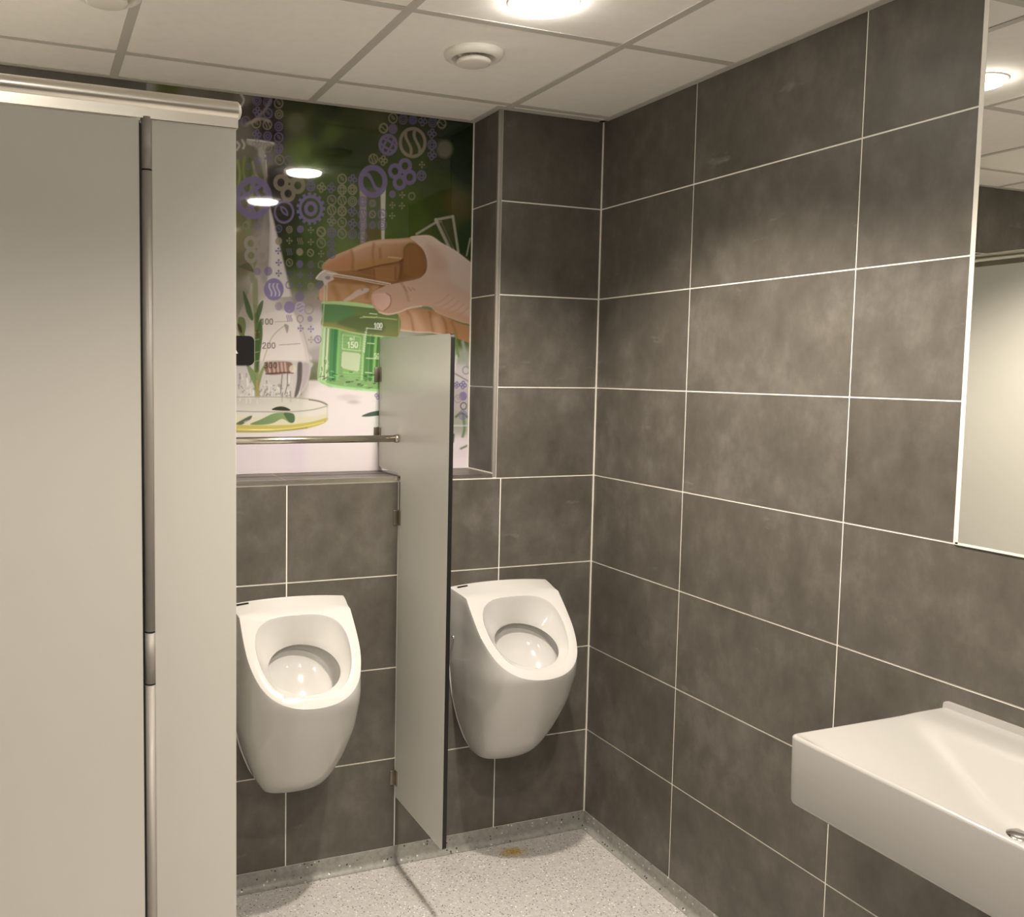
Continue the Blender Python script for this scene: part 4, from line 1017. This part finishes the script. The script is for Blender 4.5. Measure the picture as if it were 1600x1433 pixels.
        cv.icon(k_, *za(a, b), 20*R, c, .85)
    cv.icon('disc', *za(387,1230), 27*R, P, .6); cv.icon('disc', *za(150,835), 22*R, P, .45); cv.icon('disc', *za(212,1088), 24*R, P, .6); cv.icon('disc', *za(152,1090), 20*R, P, .5)
    cv.icon('disc', *za(152,470), 24*R, P, .5); cv.icon('disc', *za(100,500), 20*R, P, .4); cv.icon('disc', *za(148,525), 18*R, P, .45); cv.icon('disc', *za(70,255), 24*R, P, .4); cv.icon('ring', *za(85,250), 28*R, GRY, .5)
    cv.icon('disc', *za(330,1290), 30*R, P, .5); cv.icon('globe', *za(330,1290), 30*R, srgb(140,122,180), .8); cv.icon('disc', *za(390,1292), 30*R, srgb(150,134,186), .6); cv.icon('s', *za(390,1292), 30*R, srgb(200,190,210), .6, 1.57)
    cv.icon('disc', *za(270,1285), 22*R, P, .4); cv.icon('ring', *za(440,1300), 28*R, GRY, .6); cv.icon('disc', *za(445,1355), 16*R, P, .5)
    # large pictograms
    cv.icon('lattice', *za(128,677), 106*R, P, .92, .25); cv.icon('clover', *za(330,600), 92*R, srgb(132,120,102), .92); cv.icon('gear', *za(450,738), 84*R, srgb(116,102,158), .92); cv.icon('leaf', *za(300,757), 60*R, P, .92)
    cv.icon('globe', *za(883,380), 55*R, P, .92, .5); cv.icon('s', *za(1020,368), 80*R, srgb(136,122,102), .95); cv.icon('S', *za(797,585), 83*R, P, .92, .35); cv.icon('clover', *za(962,545), 84*R, P, .92, .2)
    cv.icon('clover', *za(145,965), 82*R, srgb(158,148,136), .9, .6)
    cv.icon('disc', *za(243,1190), 58*R, srgb(134,118,176), .92); cv.icon('ss', *za(246,1192), 40*R, srgb(214,204,214), .9)
    return cv.C.reshape(U.shape+(3,))

def build_mural():
    x0, x1, z0, z1 = XMU+0.001, XRV-0.003, LEDGE+0.001, ZC-0.001
    nx, nz = 600, 655
    gx, gz = np.meshgrid(np.linspace(x0, x1, nx), np.linspace(z0, z1, nz))
    # the picture was traced from the photograph: wall point -> tracing coordinates
    d = np.stack([gx-CAM_O[0], np.full_like(gx, YM-CAM_O[1]), gz-CAM_O[2]], -1)
    wv = d@CAM_F
    U = CX+FPX*(d@CAM_R)/wv; V = CY-FPX*(d@CAM_U)/wv
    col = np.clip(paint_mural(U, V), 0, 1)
    lum = col@np.array([.3, .59, .11]); col = lum[..., None]+(col-lum[..., None])*.84
    lin = np.where(col <= .04045, col/12.92, ((col+.055)/1.055)**2.4)
    lin = np.clip(lin**.88*MURAL_GAIN, 0.0, .92)
    n = nx*nz
    co = np.empty((n+4, 3)); co[:n, 0] = gx.ravel(); co[:n, 1] = YM; co[:n, 2] = gz.ravel()
    co[n:] = [(x0, YM+.004, z0), (x1, YM+.004, z0), (x1, YM+.004, z1), (x0, YM+.004, z1)]
    idx = np.arange(n).reshape(nz, nx)
    q = np.stack([idx[:-1, :-1], idx[:-1, 1:], idx[1:, 1:], idx[1:, :-1]], -1).reshape(-1, 4)
    a, b, c, d_ = idx[0, 0], idx[0, -1], idx[-1, -1], idx[-1, 0]
    extra = np.array([[a, n, n+1, b], [b, n+1, n+2, c], [c, n+2, n+3, d_], [d_, n+3, n, a], [n, n+3, n+2, n+1]])
    q = np.concatenate([q, extra])
    me = bpy.data.meshes.new('mural_panel')
    me.vertices.add(len(co)); me.vertices.foreach_set('co', co.ravel())
    me.loops.add(q.size); me.loops.foreach_set('vertex_index', q.ravel().astype(np.int32))
    me.polygons.add(len(q)); me.polygons.foreach_set('loop_start', np.arange(0, q.size, 4, dtype=np.int32))
    me.update(calc_edges=True)
    at = me.color_attributes.new('print', 'FLOAT_COLOR', 'POINT')
    rgba = np.ones((len(co), 4)); rgba[:n, :3] = lin.reshape(-1, 3); rgba[n:, :3] = .5
    at.data.foreach_set('color', rgba.ravel())
    m = mat('mural_print', (.5, .5, .5), .025, 0, .5)
    N, L, B = nt(m)
    an = N.new('ShaderNodeAttribute'); an.attribute_name = 'print'
    L.new(an.outputs['Color'], B.inputs['Base Color'])
    me.materials.append(m)
    o = link('mural_panel', me)
    tag(o, 'glossy printed wall panel of a hand holding a beaker of green liquid', 'mural')
MURAL_GAIN = np.array([.80, .82, .86])
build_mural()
